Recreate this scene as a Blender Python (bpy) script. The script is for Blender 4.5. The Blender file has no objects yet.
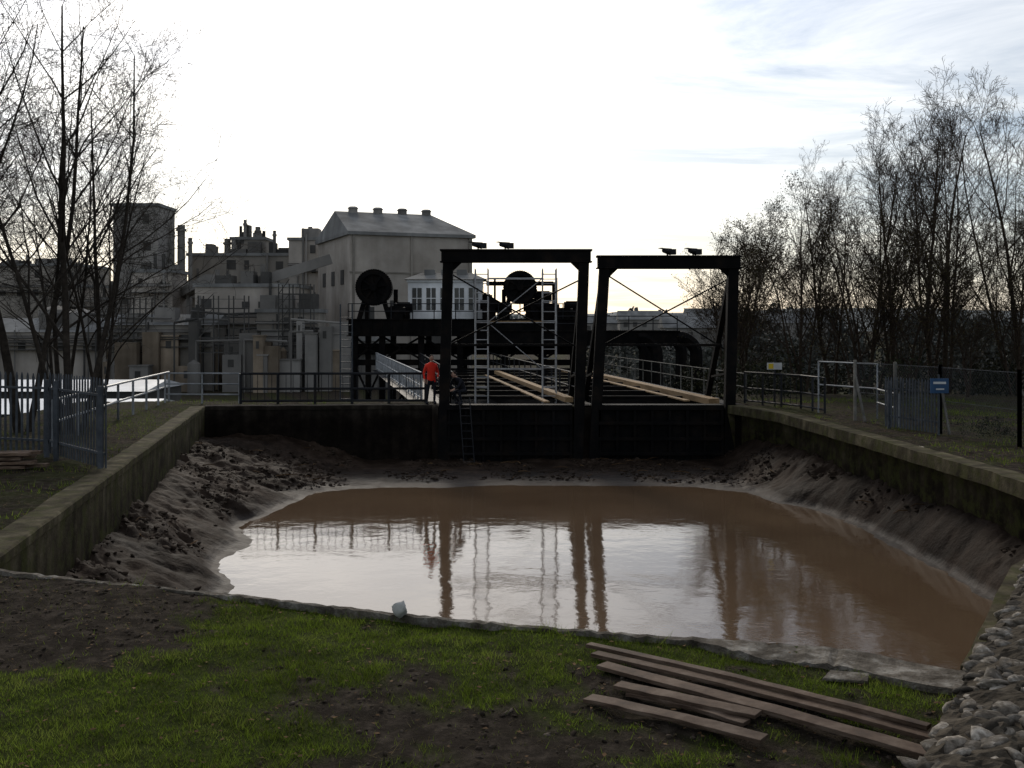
import bpy, bmesh, math, random
import numpy as np
from mathutils import Vector, Matrix
random.seed(7); np.random.seed(7)
scene = bpy.context.scene
R = random.random
def U(a, b): return a + (b - a) * random.random()

# ------------------------------------------------------------------ noise
def _h(i, j, s):
    n = (i * 374761393 + j * 668265263 + s * 974711) & 0x7fffffff
    n = ((n ^ (n >> 13)) * 1274126177) & 0x7fffffff
    return ((n ^ (n >> 16)) & 0xffff) / 65535.0
def vnoise(x, y, s=0):
    x = np.asarray(x, dtype=np.float64); y = np.asarray(y, dtype=np.float64)
    i = np.floor(x).astype(np.int64); j = np.floor(y).astype(np.int64)
    fx = x - i; fy = y - j
    fx = fx * fx * (3 - 2 * fx); fy = fy * fy * (3 - 2 * fy)
    a = _h(i, j, s); b = _h(i + 1, j, s); c = _h(i, j + 1, s); d = _h(i + 1, j + 1, s)
    return (a * (1 - fx) + b * fx) * (1 - fy) + (c * (1 - fx) + d * fx) * fy
def fbm(x, y, o=4, s=0):
    t = 0; a = .5; f = 1.0; n = 0
    for k in range(o):
        t = t + a * vnoise(x * f + 17.3 * k, y * f - 9.1 * k, s + k); n += a; a *= .5; f *= 2.03
    return t / n
def sm(a, b, x):
    t = np.clip((x - a) / (b - a), 0, 1); return t * t * (3 - 2 * t)

# ------------------------------------------------------------------ materials
def mat(name, cols, scale=2.0, rough=.8, bump=.3, bscale=None, metallic=0., stain=.35, stretch=(1, 1, 1),
        spec=.1, bdist=.02, streak=0., rrange=.1, island=0.):
    m = bpy.data.materials.new(name); m.use_nodes = True
    nt = m.node_tree; N = nt.nodes; L = nt.links
    b = N['Principled BSDF']
    tc = N.new('ShaderNodeTexCoord'); mp = N.new('ShaderNodeMapping'); mp.inputs['Scale'].default_value = stretch
    L.new(tc.outputs['Object'], mp.inputs['Vector'])
    n1 = N.new('ShaderNodeTexNoise'); n1.inputs['Scale'].default_value = scale
    n1.inputs['Detail'].default_value = 8; n1.inputs['Roughness'].default_value = .65
    L.new(mp.outputs[0], n1.inputs['Vector'])
    cr = N.new('ShaderNodeValToRGB'); e = cr.color_ramp.elements
    k = len(cols)
    while len(e) < k: e.new(.5)
    for i, c in enumerate(cols):
        e[i].position = .3 + .4 * i / max(1, k - 1); e[i].color = (*c, 1)
    L.new(n1.outputs['Fac'], cr.inputs['Fac'])
    n2 = N.new('ShaderNodeTexNoise'); n2.inputs['Scale'].default_value = scale * .23; n2.inputs['Detail'].default_value = 5
    L.new(mp.outputs[0], n2.inputs['Vector'])
    mr = N.new('ShaderNodeMapRange'); mr.inputs['From Min'].default_value = .3; mr.inputs['From Max'].default_value = .7
    mr.inputs['To Min'].default_value = 1 - stain; mr.inputs['To Max'].default_value = 1 + stain * .4
    L.new(n2.outputs['Fac'], mr.inputs['Value'])
    mx = N.new('ShaderNodeVectorMath'); mx.operation = 'SCALE'
    L.new(cr.outputs[0], mx.inputs[0]); L.new(mr.outputs[0], mx.inputs['Scale'])
    out = mx.outputs[0]
    if streak > 0:
        mp2 = N.new('ShaderNodeMapping'); mp2.inputs['Scale'].default_value = (1, 1, .07)
        L.new(tc.outputs['Object'], mp2.inputs['Vector'])
        n3 = N.new('ShaderNodeTexNoise'); n3.inputs['Scale'].default_value = scale * 1.3; n3.inputs['Detail'].default_value = 6
        L.new(mp2.outputs[0], n3.inputs['Vector'])
        mr3 = N.new('ShaderNodeMapRange'); mr3.inputs['From Min'].default_value = .35; mr3.inputs['From Max'].default_value = .65
        mr3.inputs['To Min'].default_value = 1 - streak; mr3.inputs['To Max'].default_value = 1.05
        L.new(n3.outputs['Fac'], mr3.inputs['Value'])
        mx3 = N.new('ShaderNodeVectorMath'); mx3.operation = 'SCALE'
        L.new(out, mx3.inputs[0]); L.new(mr3.outputs[0], mx3.inputs['Scale']); out = mx3.outputs[0]
    if island > 0:
        g = N.new('ShaderNodeNewGeometry'); mr4 = N.new('ShaderNodeMapRange')
        mr4.inputs['To Min'].default_value = 1 - island; mr4.inputs['To Max'].default_value = 1 + island
        L.new(g.outputs['Random Per Island'], mr4.inputs['Value'])
        mx4 = N.new('ShaderNodeVectorMath'); mx4.operation = 'SCALE'
        L.new(out, mx4.inputs[0]); L.new(mr4.outputs[0], mx4.inputs['Scale']); out = mx4.outputs[0]
    L.new(out, b.inputs['Base Color'])
    mr5 = N.new('ShaderNodeMapRange'); mr5.inputs['To Min'].default_value = max(0, rough - rrange); mr5.inputs['To Max'].default_value = min(1, rough + rrange)
    L.new(n1.outputs['Fac'], mr5.inputs['Value']); L.new(mr5.outputs[0], b.inputs['Roughness'])
    b.inputs['Metallic'].default_value = metallic
    b.inputs['Specular IOR Level'].default_value = spec
    if bump > 0:
        nb = N.new('ShaderNodeTexNoise'); nb.inputs['Scale'].default_value = bscale or scale * 4; nb.inputs['Detail'].default_value = 6
        L.new(mp.outputs[0], nb.inputs['Vector'])
        bp = N.new('ShaderNodeBump'); bp.inputs['Strength'].default_value = bump; bp.inputs['Distance'].default_value = bdist
        L.new(nb.outputs['Fac'], bp.inputs['Height']); L.new(bp.outputs[0], b.inputs['Normal'])
    return m
def add_translucent(m, fac):
    nt = m.node_tree; N = nt.nodes; L = nt.links; b = N['Principled BSDF']; src = b.inputs['Base Color'].links[0].from_socket
    t = N.new('ShaderNodeBsdfTranslucent'); L.new(src, t.inputs[0]); mx = N.new('ShaderNodeMixShader'); mx.inputs[0].default_value = fac
    L.new(b.outputs[0], mx.inputs[1]); L.new(t.outputs[0], mx.inputs[2]); L.new(mx.outputs[0], N['Material Output'].inputs[0])

M = {}
M['steel_black'] = mat('black_steel', [(.003, .003, .0035), (.007, .0065, .0065), (.018, .013, .010)], 1.5, .7, .2, streak=.3, spec=.06)
M['steel_dark'] = mat('dark_steel', [(.014, .015, .018), (.028, .029, .032), (.04, .033, .028)], 1.5, .6, .2, streak=.3, spec=.1)
M['galv'] = mat('galvanised_steel', [(.25, .26, .27), (.38, .39, .40)], 8, .5, .05, metallic=.2)
M['galv_dull'] = mat('dull_galvanised_steel', [(.045, .052, .06), (.09, .096, .105)], 8, .55, .05)
M['alu'] = mat('aluminium', [(.35, .35, .35), (.5, .5, .5)], 8, .45, .0, metallic=.2)
M['white_paint'] = mat('weathered_white_paint', [(.68, .68, .67), (.84, .84, .83)], 1.2, .6, .05, streak=.15)
M['conc'] = mat('old_concrete', [(.10, .095, .08), (.17, .16, .14), (.24, .225, .20)], 3, .85, .5, 25, streak=.3)
M['fac1'] = mat('factory_concrete', [(.34, .30, .255), (.45, .40, .345), (.54, .485, .425)], .25, .9, .1, stain=.35, streak=.3)  # factory tones lightened, distance haze is put into the colour
M['fac2'] = mat('factory_render', [(.28, .25, .215), (.42, .38, .325)], .3, .9, .1, stain=.4, streak=.35, island=.15)
M['fac3'] = mat('factory_steel_cladding', [(.18, .17, .155), (.29, .27, .245)], .3, .85, .1, stain=.3, streak=.25, island=.4)
M['fac4'] = mat('factory_ochre_plant', [(.22, .17, .12), (.34, .275, .205)], .6, .8, .1, streak=.3, island=.45)
M['fac_roof'] = mat('factory_sheet_roof', [(.20, .20, .195), (.28, .275, .26)], .5, .9, .1, streak=.3, spec=.03)
M['fac_dark'] = mat('factory_dark_opening', [(.05, .048, .045), (.095, .09, .082)], .5, .7, 0, island=.3)
M['glass'] = mat('dark_window_glass', [(.02, .022, .025), (.04, .045, .05)], 1, .15, 0, spec=.5)
M['shed'] = mat('bright_shed_roof', [(.62, .63, .63), (.8, .8, .8)], .6, .35, .1, streak=.1, spec=.5)
M['timber'] = mat('sawn_timber', [(.18, .115, .055), (.29, .19, .10), (.38, .26, .145)], 3, .75, .3, 30, stretch=(1, .15, 1))
M['plank'] = mat('weathered_plank', [(.045, .029, .020), (.12, .080, .055), (.22, .165, .125)], 7, .75, .6, 40, stretch=(.5, .5, 3), island=.3, bdist=.006)
M['bark'] = mat('bark', [(.018, .014, .011), (.036, .029, .023), (.058, .048, .038)], 6, .9, .4, 20)
M['bark_r'] = mat('twig_bark', [(.028, .019, .013), (.050, .036, .026), (.07, .052, .039)], 6, .9, .2, 20)
M['leaf'] = mat('dull_leaf', [(.035, .03, .014), (.06, .05, .02), (.09, .06, .025)], 3, .7, 0, island=.4)
M['litter'] = mat('fallen_leaf', [(.06, .034, .017), (.11, .065, .032), (.17, .11, .06)], 3, .8, 0, island=.5, spec=.03)
M['shrub'] = mat('shrub_leaf', [(.014, .018, .009), (.028, .03, .014), (.045, .038, .02)], 2, .8, 0, island=.4)
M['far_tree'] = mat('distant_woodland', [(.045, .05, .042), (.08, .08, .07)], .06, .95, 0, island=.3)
M['hill'] = mat('hill_hazy', [(.13, .145, .15), (.17, .185, .185), (.21, .22, .21)], .012, .95, 0)  # pale blue-grey: aerial haze painted into the hill colour
M['stone'] = mat('rubble_stone', [(.045, .038, .030), (.13, .112, .09), (.32, .29, .25)], 13, .9, .7, 50, island=.75, bdist=.008, spec=.04)
M['mortar'] = mat('rubble_mortar', [(.03, .024, .018), (.075, .062, .046), (.13, .11, .085)], 9, .95, .8, 30, spec=.03)
M['hat'] = mat('hair_dark', [(.02, .014, .01), (.035, .025, .018)], 20, .7, 0)
M['skin'] = mat('skin', [(.42, .25, .18), (.5, .31, .23)], 10, .5, 0)
M['hivis'] = mat('hi_vis_orange', [(.80, .035, .025), (.9, .06, .03)], 5, .7, .2)
M['reflective'] = mat('reflective_band', [(.6, .6, .55), (.7, .7, .65)], 5, .4, 0)
M['cloth_dark'] = mat('dark_cloth', [(.012, .013, .018), (.03, .03, .036)], 8, .9, .2)
M['sign_blue'] = mat('sign_blue', [(.03, .07, .14), (.05, .10, .19)], 3, .5, 0)
M['sign_white'] = mat('sign_white', [(.5, .5, .5), (.62, .62, .6)], 3, .5, 0)
M['sign_yellow'] = mat('sign_yellow', [(.6, .42, .03), (.7, .5, .05)], 3, .5, 0)

# ------------------------------------------------------------------ mesh builder
class MB:
    def __init__(s): s.v = []; s.f = []
    def add(s, vs, fs):
        o = len(s.v); s.v.extend([tuple(v) for v in vs]); s.f.extend([tuple(i + o for i in f) for f in fs])
    def box(s, x0, x1, y0, y1, z0, z1):
        s.add([(x0, y0, z0), (x1, y0, z0), (x1, y1, z0), (x0, y1, z0), (x0, y0, z1), (x1, y0, z1), (x1, y1, z1), (x0, y1, z1)],
              [(0, 3, 2, 1), (4, 5, 6, 7), (0, 1, 5, 4), (1, 2, 6, 5), (2, 3, 7, 6), (3, 0, 4, 7)])
    def beam(s, a, b, w, h=None):
        h = h or w; a = Vector(a); b = Vector(b); d = (b - a).normalized()
        up = Vector((0, 0, 1)) if abs(d.z) < .95 else Vector((0, 1, 0))
        sd = d.cross(up).normalized(); u2 = sd.cross(d).normalized()
        vs = []
        for p in (a, b):
            for i, j in ((-1, -1), (1, -1), (1, 1), (-1, 1)): vs.append(p + sd * i * w / 2 + u2 * j * h / 2)
        s.add(vs, [(3, 2, 1, 0), (4, 5, 6, 7), (0, 1, 5, 4), (1, 2, 6, 5), (2, 3, 7, 6), (3, 0, 4, 7)])
    def tube(s, a, b, r, r2=None, n=8):
        s.path([a, b], [r, r if r2 is None else r2], n)
    def path(s, pts, rs, n=6, cap=True):
        pts = [Vector(p) for p in pts]; vs = []; fs = []
        ref = None
        for i, p in enumerate(pts):
            d = (pts[min(i + 1, len(pts) - 1)] - pts[max(i - 1, 0)]).normalized()
            if ref is None:
                ref = d.cross(Vector((.31, .17, .93))).normalized()
            ref = (ref - d * ref.dot(d)).normalized(); q = d.cross(ref)
            for k in range(n):
                a = 2 * math.pi * k / n
                vs.append(p + (ref * math.cos(a) + q * math.sin(a)) * rs[i])
        for i in range(len(pts) - 1):
            for k in range(n):
                k2 = (k + 1) % n
                fs.append((i * n + k, i * n + k2, (i + 1) * n + k2, (i + 1) * n + k))
        if cap:
            fs.append(tuple(range(n - 1, -1, -1))); o = (len(pts) - 1) * n; fs.append(tuple(o + k for k in range(n)))
        s.add(vs, fs)
    def prism(s, foot, z0, z1):
        n = len(foot)
        s.add([(x, y, z0) for x, y in foot] + [(x, y, z1) for x, y in foot],
              [tuple(range(n - 1, -1, -1)), tuple(range(n, 2 * n))] + [(i, (i + 1) % n, n + (i + 1) % n, n + i) for i in range(n)])
    def build(s, name, m, parent=None, smooth=False, bevel=0):
        me = bpy.data.meshes.new(name); me.from_pydata(s.v, [], s.f); me.update()
        if smooth: me.polygons.foreach_set('use_smooth', [True] * len(me.polygons))
        ob = bpy.data.objects.new(name, me); scene.collection.objects.link(ob)
        me.materials.append(m)
        if parent: ob.parent = parent
        if bevel:
            bm = ob.modifiers.new('bevel', 'BEVEL'); bm.width = bevel; bm.segments = 2; bm.limit_method = 'ANGLE'
        return ob
def group(name):
    e = bpy.data.objects.new(name, None); scene.collection.objects.link(e); e.empty_display_size = .2; return e
def np_mesh(name, V, F, m, parent=None, smooth=True):
    me = bpy.data.meshes.new(name)
    V = np.asarray(V, dtype=np.float32); F = np.asarray(F, dtype=np.int32); k = F.shape[1]
    me.vertices.add(len(V)); me.vertices.foreach_set('co', V.ravel())
    me.loops.add(F.size); me.loops.foreach_set('vertex_index', F.ravel())
    me.polygons.add(len(F)); me.polygons.foreach_set('loop_start', np.arange(0, F.size, k, dtype=np.int32))
    me.polygons.foreach_set('loop_total', np.full(len(F), k, dtype=np.int32))
    me.update(calc_edges=True); me.validate()
    if smooth: me.polygons.foreach_set('use_smooth', np.ones(len(me.polygons), dtype=bool))
    ob = bpy.data.objects.new(name, me); scene.collection.objects.link(ob); me.materials.append(m)
    if parent: ob.parent = parent
    return ob

# ------------------------------------------------------------------ basin layout (metres)
WZ = -2.2
near = [(-6.5, 13.5), (-6.1, 13.1), (-4.6, 12.5), (-3.1, 11.95), (-1.15, 11.15), (.85, 10.5), (2.3, 10.15), (3.2, 9.85), (3.75, 9.35), (4.3, 9.1)]
def catmull(P, n=6):
    out = []; Q = [P[0]] + P + [P[-1]]
    for i in range(1, len(Q) - 2):
        p0, p1, p2, p3 = [np.array(q, float) for q in Q[i - 1:i + 3]]
        for k in range(n):
            t = k / n
            out.append(tuple(.5 * (2 * p1 + (p2 - p0) * t + (2 * p0 - 5 * p1 + 4 * p2 - p3) * t * t + (3 * p1 - p0 - 3 * p2 + p3) * t ** 3)))
    out.append(P[-1]); return out
nearS = catmull(near, 6)
rside = [(5.4, 11.1), (6.5, 12.9), (9.9, 16.5), (10.1, 21.6), (9.8, 29), (9.4, 36), (8.45, 39.7)]
lside = [(-2.75, 40.0), (-11.2, 39.3), (-11.0, 38.2)]
basin = nearS + rside + [(8.4, 40.0)] + lside
def seg_dist(px, py, a, b):
    ax, ay = a; bx, by = b; dx, dy = bx - ax, by - ay
    t = np.clip(((px - ax) * dx + (py - ay) * dy) / (dx * dx + dy * dy + 1e-12), 0, 1)
    return np.hypot(px - ax - t * dx, py - ay - t * dy)
def poly_dist(px, py, P, closed=True):
    d = None; n = len(P)
    for i in range(n if closed else n - 1):
        q = seg_dist(px, py, P[i], P[(i + 1) % n]); d = q if d is None else np.minimum(d, q)
    return d
def inside(px, py, P):
    c = np.zeros(px.shape, bool); n = len(P)
    for i in range(n):
        x1, y1 = P[i]; x2, y2 = P[(i + 1) % n]
        if y1 == y2: continue
        t = ((y1 > py) != (y2 > py)) & (px < (x2 - x1) * (py - y1) / (y2 - y1) + x1)
        c ^= t
    return c

# ------------------------------------------------------------------ ground sheet
def gz(x, y):
    sL = sm(15.5, 24, -x - .05 * (y - 20))
    inn = ((x > -3.0) & (x < 8.8))
    sF = np.where(inn, sm(40.4, 41.4, y), np.where(x < 0, sm(42.5, 50, y), sm(44, 90, y)))
    far = np.maximum(sL, sF)
    near_h = (fbm(x * .7, y * .7, 4, 3) - .5) * .14 + (fbm(x * 3.5, y * 3.5, 3, 9) - .5) * .09
    fadein = np.clip(1 - np.hypot(x, y - 20) / 120, 0, 1)
    return -4.2 * far + near_h * fadein - .02
def gmask(x, y):
    g = fbm(x * .9 + 5, y * 1.1, 4, 21)
    g2 = fbm(x * 3.5, y * 3.5, 4, 31)
    v = g * .5 + g2 * .5
    band = np.exp(-((y - (10.5 - .2 * x)) / 1.0) ** 2) * .13
    leftg = .08 * sm(-.4, -2.0, x) * (y < 9.4)
    bare = .40 * sm(-2.7, -4.2, x) * sm(9.3, 10.2, y) + .08 * sm(.2, 1.4, x) * sm(10, 9.3, y) + .13 * np.exp(-((x + .2) / .8) ** 2 - ((y - 7.8) / 1.) ** 2)
    s = sm(.40, .57, v + band + leftg - bare)
    return np.where((y < 13.5) & (y > -20), s, .45 * sm(.42, .6, v))
C0 = np.array([0.0, 24.0]); NA = 840
offs = list(np.arange(0, 14, .16)); o = 14.0
while o < 5000: offs.append(o); o *= 1.19
r0 = []
for k in range(NA):
    a = 2 * math.pi * k / NA; dx, dy = math.cos(a), math.sin(a); best = None
    for i in range(len(basin)):
        x1, y1 = basin[i]; x2, y2 = basin[(i + 1) % len(basin)]
        ex, ey = x2 - x1, y2 - y1; den = dx * ey - dy * ex
        if abs(den) < 1e-9: continue
        t = ((x1 - C0[0]) * ey - (y1 - C0[1]) * ex) / den; u = ((x1 - C0[0]) * dy - (y1 - C0[1]) * dx) / den
        if t > 0 and -1e-6 <= u <= 1 + 1e-6: best = t if best is None else min(best, t)
    r0.append(best or 15)
r0 = np.array(r0) + .06; ang = 2 * np.pi * np.arange(NA) / NA
offs = np.array(offs)
RR = r0[None, :] + offs[:, None]
X = C0[0] + RR * np.cos(ang)[None, :]; Y = C0[1] + RR * np.sin(ang)[None, :]; Z = gz(X, Y)
V = np.stack([X, Y, Z], -1).reshape(-1, 3)
nr = len(offs); ii, jj = np.meshgrid(np.arange(nr - 1), np.arange(NA), indexing='ij'); j2 = (jj + 1) % NA
F = np.stack([ii * NA + jj, (ii + 1) * NA + jj, (ii + 1) * NA + j2, ii * NA + j2], -1).reshape(-1, 4)
gm = bpy.data.materials.new('ground_soil_and_grass'); gm.use_nodes = True
nt = gm.node_tree; N = nt.nodes; Lk = nt.links; b = N['Principled BSDF']; b.inputs['Specular IOR Level'].default_value = .03
tc = N.new('ShaderNodeTexCoord')
def ns(scale, det=8, r=.65):
    n = N.new('ShaderNodeTexNoise'); n.inputs['Scale'].default_value = scale; n.inputs['Detail'].default_value = det; n.inputs['Roughness'].default_value = r
    Lk.new(tc.outputs['Object'], n.inputs['Vector']); return n
def ramp(src, cs, lo=.3, hi=.7):
    c = N.new('ShaderNodeValToRGB'); e = c.color_ramp.elements
    while len(e) < len(cs): e.new(.5)
    for i, q in enumerate(cs): e[i].position = lo + (hi - lo) * i / (len(cs) - 1); e[i].color = (*q, 1)
    Lk.new(src, c.inputs[0]); return c
n1 = ns(5, 10, .72); n2 = ns(16); n3 = ns(60)
soil = ramp(n1.outputs[0], [(.012, .009, .006), (.036, .028, .021), (.10, .08, .062)])
grs = ramp(n2.outputs[0], [(.018, .024, .006), (.042, .056, .011), (.07, .08, .02)])
at = N.new('ShaderNodeAttribute'); at.attribute_name = 'grass'
mx = N.new('ShaderNodeMix'); mx.data_type = 'RGBA'
Lk.new(at.outputs['Fac'], mx.inputs[0]); Lk.new(soil.outputs[0], mx.inputs[6]); Lk.new(grs.outputs[0], mx.inputs[7])
Lk.new(mx.outputs[2], b.inputs['Base Color']); b.inputs['Roughness'].default_value = .95
bp = N.new('ShaderNodeBump'); bp.inputs['Distance'].default_value = .05; bp.inputs['Strength'].default_value = .9
Lk.new(n3.outputs[0], bp.inputs['Height']); Lk.new(bp.outputs[0], b.inputs['Normal'])
ground = np_mesh('ground', V, F, gm)
at = ground.data.attributes.new('grass', 'FLOAT', 'POINT'); at.data.foreach_set('value', gmask(V[:, 0], V[:, 1]).astype(np.float32))

def blades(name, nb, hs, ws, m, lean, dens, x0=-6.8, x1=4.2, y0=5.6, y1=13.2, edge=.05):
    gx = np.random.uniform(x0, x1, nb); gy = np.random.uniform(y0, y1, nb)
    keep = (np.random.rand(nb) < dens(gx, gy)) & ~inside(gx, gy, basin) & (poly_dist(gx, gy, basin) > edge + .5 * sm(1.5, 2.6, gx) * (gy < 13))
    gx = gx[keep]; gy = gy[keep]; n = len(gx)
    tuft = sm(.55, .72, fbm(gx * 5, gy * 5, 3, 78))
    hh = np.random.uniform(hs[0], hs[1], n) * (.45 + 1.0 * fbm(gx * 2.2, gy * 2.2, 3, 77) + 1.0 * tuft); aa = np.random.uniform(0, 2 * np.pi, n)
    ww = np.random.uniform(ws[0], ws[1], n); ln = np.random.uniform(lean[0], lean[1], n) * hh; la = np.random.uniform(0, 2 * np.pi, n)
    gzv = gz(gx, gy) - .004
    B = np.zeros((n, 3, 3)); B[:, 0] = np.stack([gx - ww * np.cos(aa), gy - ww * np.sin(aa), gzv], -1)
    B[:, 1] = np.stack([gx + ww * np.cos(aa), gy + ww * np.sin(aa), gzv], -1)
    B[:, 2] = np.stack([gx + ln * np.cos(la), gy + ln * np.sin(la), gzv + hh], -1)
    np_mesh(name, B.reshape(-1, 3), np.arange(n * 3).reshape(-1, 3), m, smooth=False)
M['grass'] = mat('grass_blade', [(.06, .078, .012), (.13, .185, .022), (.20, .235, .05)], 1.6, .8, 0, island=.5, stain=.55, spec=.02)
add_translucent(M['grass'], .5)
M['dry_grass'] = mat('dry_grass_blade', [(.09, .07, .03), (.19, .155, .08)], 3, .8, 0, island=.4, spec=.02); add_translucent(M['dry_grass'], .3)
blades('grass', 215000, (.018, .05), (.002, .0045), M['grass'], (.2, 1.0), lambda x, y: gmask(x, y) * .97 + .02)
blades('dry_grass', 60000, (.012, .035), (.0015, .004), M['dry_grass'], (.8, 2.5), lambda x, y: .25 + .5 * gmask(x, y))
blades('edge_grass', 26000, (.04, .10), (.002, .005), M['grass'], (.3, 1.2), lambda x, y: sm(.42, .6, fbm(x * 2, y * 2, 3, 5)) * (poly_dist(x, y, nearS, False) < .16) * (x > -4.3), -6.5, 2.4, 9.8, 13.3, .0)
blades('verge_grass', 26000, (.04, .12), (.004, .009), M['grass'], (.2, .9), lambda x, y: sm(.5, .62, fbm(x * .8, y * .8, 3, 12)) * .9, 9.6, 18, 18, 44, .4)
blades('verge_grass', 14000, (.04, .10), (.004, .009), M['grass'], (.2, .9), lambda x, y: sm(.5, .62, fbm(x * .8, y * .8, 3, 15)) * .9, -14.5, -7, 14, 43, .3)

def scatter_quads(name, pts, size, m, zf, lift=.01):
    n = len(pts); x = pts[:, 0]; y = pts[:, 1]; z = zf(x, y) + lift
    a = np.random.uniform(0, 6.28, n); s = np.random.uniform(.5, 1, n) * size
    q = np.zeros((n, 4, 3))
    for k, (u, v) in enumerate([(-1, -.1), (0, -.6), (1, .1), (0, .6)]):
        q[:, k, 0] = x + s * (u * np.cos(a) - v * np.sin(a)); q[:, k, 1] = y + s * (u * np.sin(a) + v * np.cos(a))
        q[:, k, 2] = z + np.random.uniform(-.3, .7, n) * s * .5
    return np_mesh(name, q.reshape(-1, 3), np.arange(n * 4).reshape(-1, 4), m, smooth=False)
lp = np.concatenate([np.random.uniform((-7, 5.5), (4.5, 13), (1200, 2)), np.random.uniform((-14.5, 13), (-7, 42), (5200, 2)), np.random.uniform((9.5, 18), (18, 42), (5200, 2))])
lp = lp[~inside(lp[:, 0], lp[:, 1], basin)]
scatter_quads('leaf_litter', lp, .03, M['litter'], gz, .02)
def pebbles(name, P, smin, smax, m, flat=.6, sub=1):
    bm = bmesh.new(); bmesh.ops.create_icosphere(bm, subdivisions=sub, radius=1)
    bv = np.array([v.co[:] for v in bm.verts]); bf = np.array([[v.index for v in f.verts] for f in bm.faces]); bm.free()
    n = len(P); Vs = []; Fs = []
    for i in range(n):
        s = (smin + (smax - smin) * np.random.rand() ** 2) * np.array([np.random.uniform(.6, 1.4), np.random.uniform(.6, 1.2), flat * np.random.uniform(.5, 1.2)])
        w = bv.copy()
        for q in range(5):
            pn = np.random.normal(0, 1, 3); pn /= np.linalg.norm(pn); dd = w @ pn; lim = np.random.uniform(.4, .75); w = w - np.maximum(dd - lim, 0)[:, None] * pn[None, :]
        w = w * s * (1 + np.random.uniform(-.09, .09, (len(bv), 1)))
        rx, rz = np.random.uniform(-.6, .6), np.random.uniform(0, 6.28)
        c, q = math.cos(rx), math.sin(rx); w = w @ np.array([[1, 0, 0], [0, c, -q], [0, q, c]])
        c, q = math.cos(rz), math.sin(rz); w = w @ np.array([[c, -q, 0], [q, c, 0], [0, 0, 1]])
        Vs.append(w + np.array(P[i])); Fs.append(bf + i * len(bv))
    return np_mesh(name, np.concatenate(Vs), np.concatenate(Fs), m, smooth=False)
M['clod'] = mat('soil_clod', [(.020, .015, .011), (.048, .037, .028), (.11, .09, .072)], 9, .95, .5, island=.6, spec=.03)
pp = np.random.uniform((-7, 5.6), (4.3, 13), (6500, 2)); kk = (gmask(pp[:, 0], pp[:, 1]) < .5) & ~inside(pp[:, 0], pp[:, 1], basin); pp = pp[kk]
pebbles('soil_clods', np.column_stack([pp, gz(pp[:, 0], pp[:, 1])]), .006, .04, M['clod'])

# ------------------------------------------------------------------ mud bed of basin
water_poly = [(-5.6, 21.0), (-6.2, 22.9), (-6.7, 25.5), (-7.0, 30), (-6.5, 33), (-5.2, 34.3), (-3.0, 34.9), (1.6, 35.2), (6.0, 34.8), (7.4, 33.5), (8.3, 31.2), (8.9, 28), (9.25, 25.0), (9.3, 21.2), (8.7, 18.4),
              (7.3, 15.6), (4, 12.4), (0, 12.6), (-3.6, 14.6), (-4.9, 17.8)]
xs = np.arange(-11.9, 10.9, .07); ys = np.arange(8.6, 40.6, .07)
GX, GY = np.meshgrid(xs, ys); fx = GX.ravel(); fy = GY.ravel()
dwt = poly_dist(fx, fy, water_poly); wob = (fbm(fx * .5, fy * .5, 4, 51) - .5) * .9
ins = inside(fx, fy, water_poly); sd = np.where(ins, -dwt, dwt) + wob * sm(11, 20, fy)
dwl = poly_dist(fx, fy, basin)
sdp = np.clip(sd, 0, 99); t = sdp / (sdp + dwl + .25)
mid = sm(-8.6, -5.0, fx) * sm(9.3, 7.2, fx) * sm(30, 35, fy)
Rr = 1.2 * (1 - mid) + .22 * mid
Rr = Rr * np.where(fy < 17, .55, 1)
rough_m = .35 + .65 * sm(.40, .60, fbm(fx * .6, fy * .6, 3, 99))
gate_t = np.clip(sd * 1.4, 0, 1)
lump = (fbm(fx * 1.1, fy * 1.1, 3, 61) - .5) * .42 + (fbm(fx * 3.3, fy * 3.3, 3, 71) - .5) * .30 * rough_m + (fbm(fx * 8, fy * 8, 3, 75) - .5) * .17 * rough_m
zz = WZ + np.where(sd > 0, Rr * t ** .85, sd * .12) + lump * np.where(ins, .08, .06 + .94 * gate_t) * (1 - .5 * mid) + .025
keep = inside(fx, fy, basin) | (dwl < .35)
idx = np.arange(len(fx)).reshape(GX.shape)
F = np.stack([idx[:-1, :-1], idx[:-1, 1:], idx[1:, 1:], idx[1:, :-1]], -1).reshape(-1, 4)
F = F[keep[F].all(1)]
mud = mat('wet_mud', [(.013, .008, .0055), (.030, .020, .014), (.054, .038, .028)], 1.9, .75, .6, 11, bdist=.04, rrange=.2, spec=.06, stain=.6)
nt = mud.node_tree; N = nt.nodes; L = nt.links; b = N['Principled BSDF']
tc = N.new('ShaderNodeTexCoord'); sp = N.new('ShaderNodeSeparateXYZ'); L.new(tc.outputs['Object'], sp.inputs[0])
mr = N.new('ShaderNodeMapRange'); mr.inputs['From Min'].default_value = WZ + .02; mr.inputs['From Max'].default_value = WZ + .18
mr.inputs['To Min'].default_value = .30; mr.inputs['To Max'].default_value = .045; L.new(sp.outputs[2], mr.inputs['Value']); L.new(mr.outputs[0], b.inputs['Specular IOR Level'])
np_mesh('mud_bank', np.column_stack([fx, fy, zz]), F, mud)
def zmud(P):
    xi = np.clip(np.round((P[:, 0] - xs[0]) / .07).astype(int), 0, len(xs) - 1); yi = np.clip(np.round((P[:, 1] - ys[0]) / .07).astype(int), 0, len(ys) - 1)
    return zz.reshape(GX.shape)[yi, xi]
pp = np.random.uniform((-11, 14), (10.2, 39.8), (26000, 2))
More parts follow.
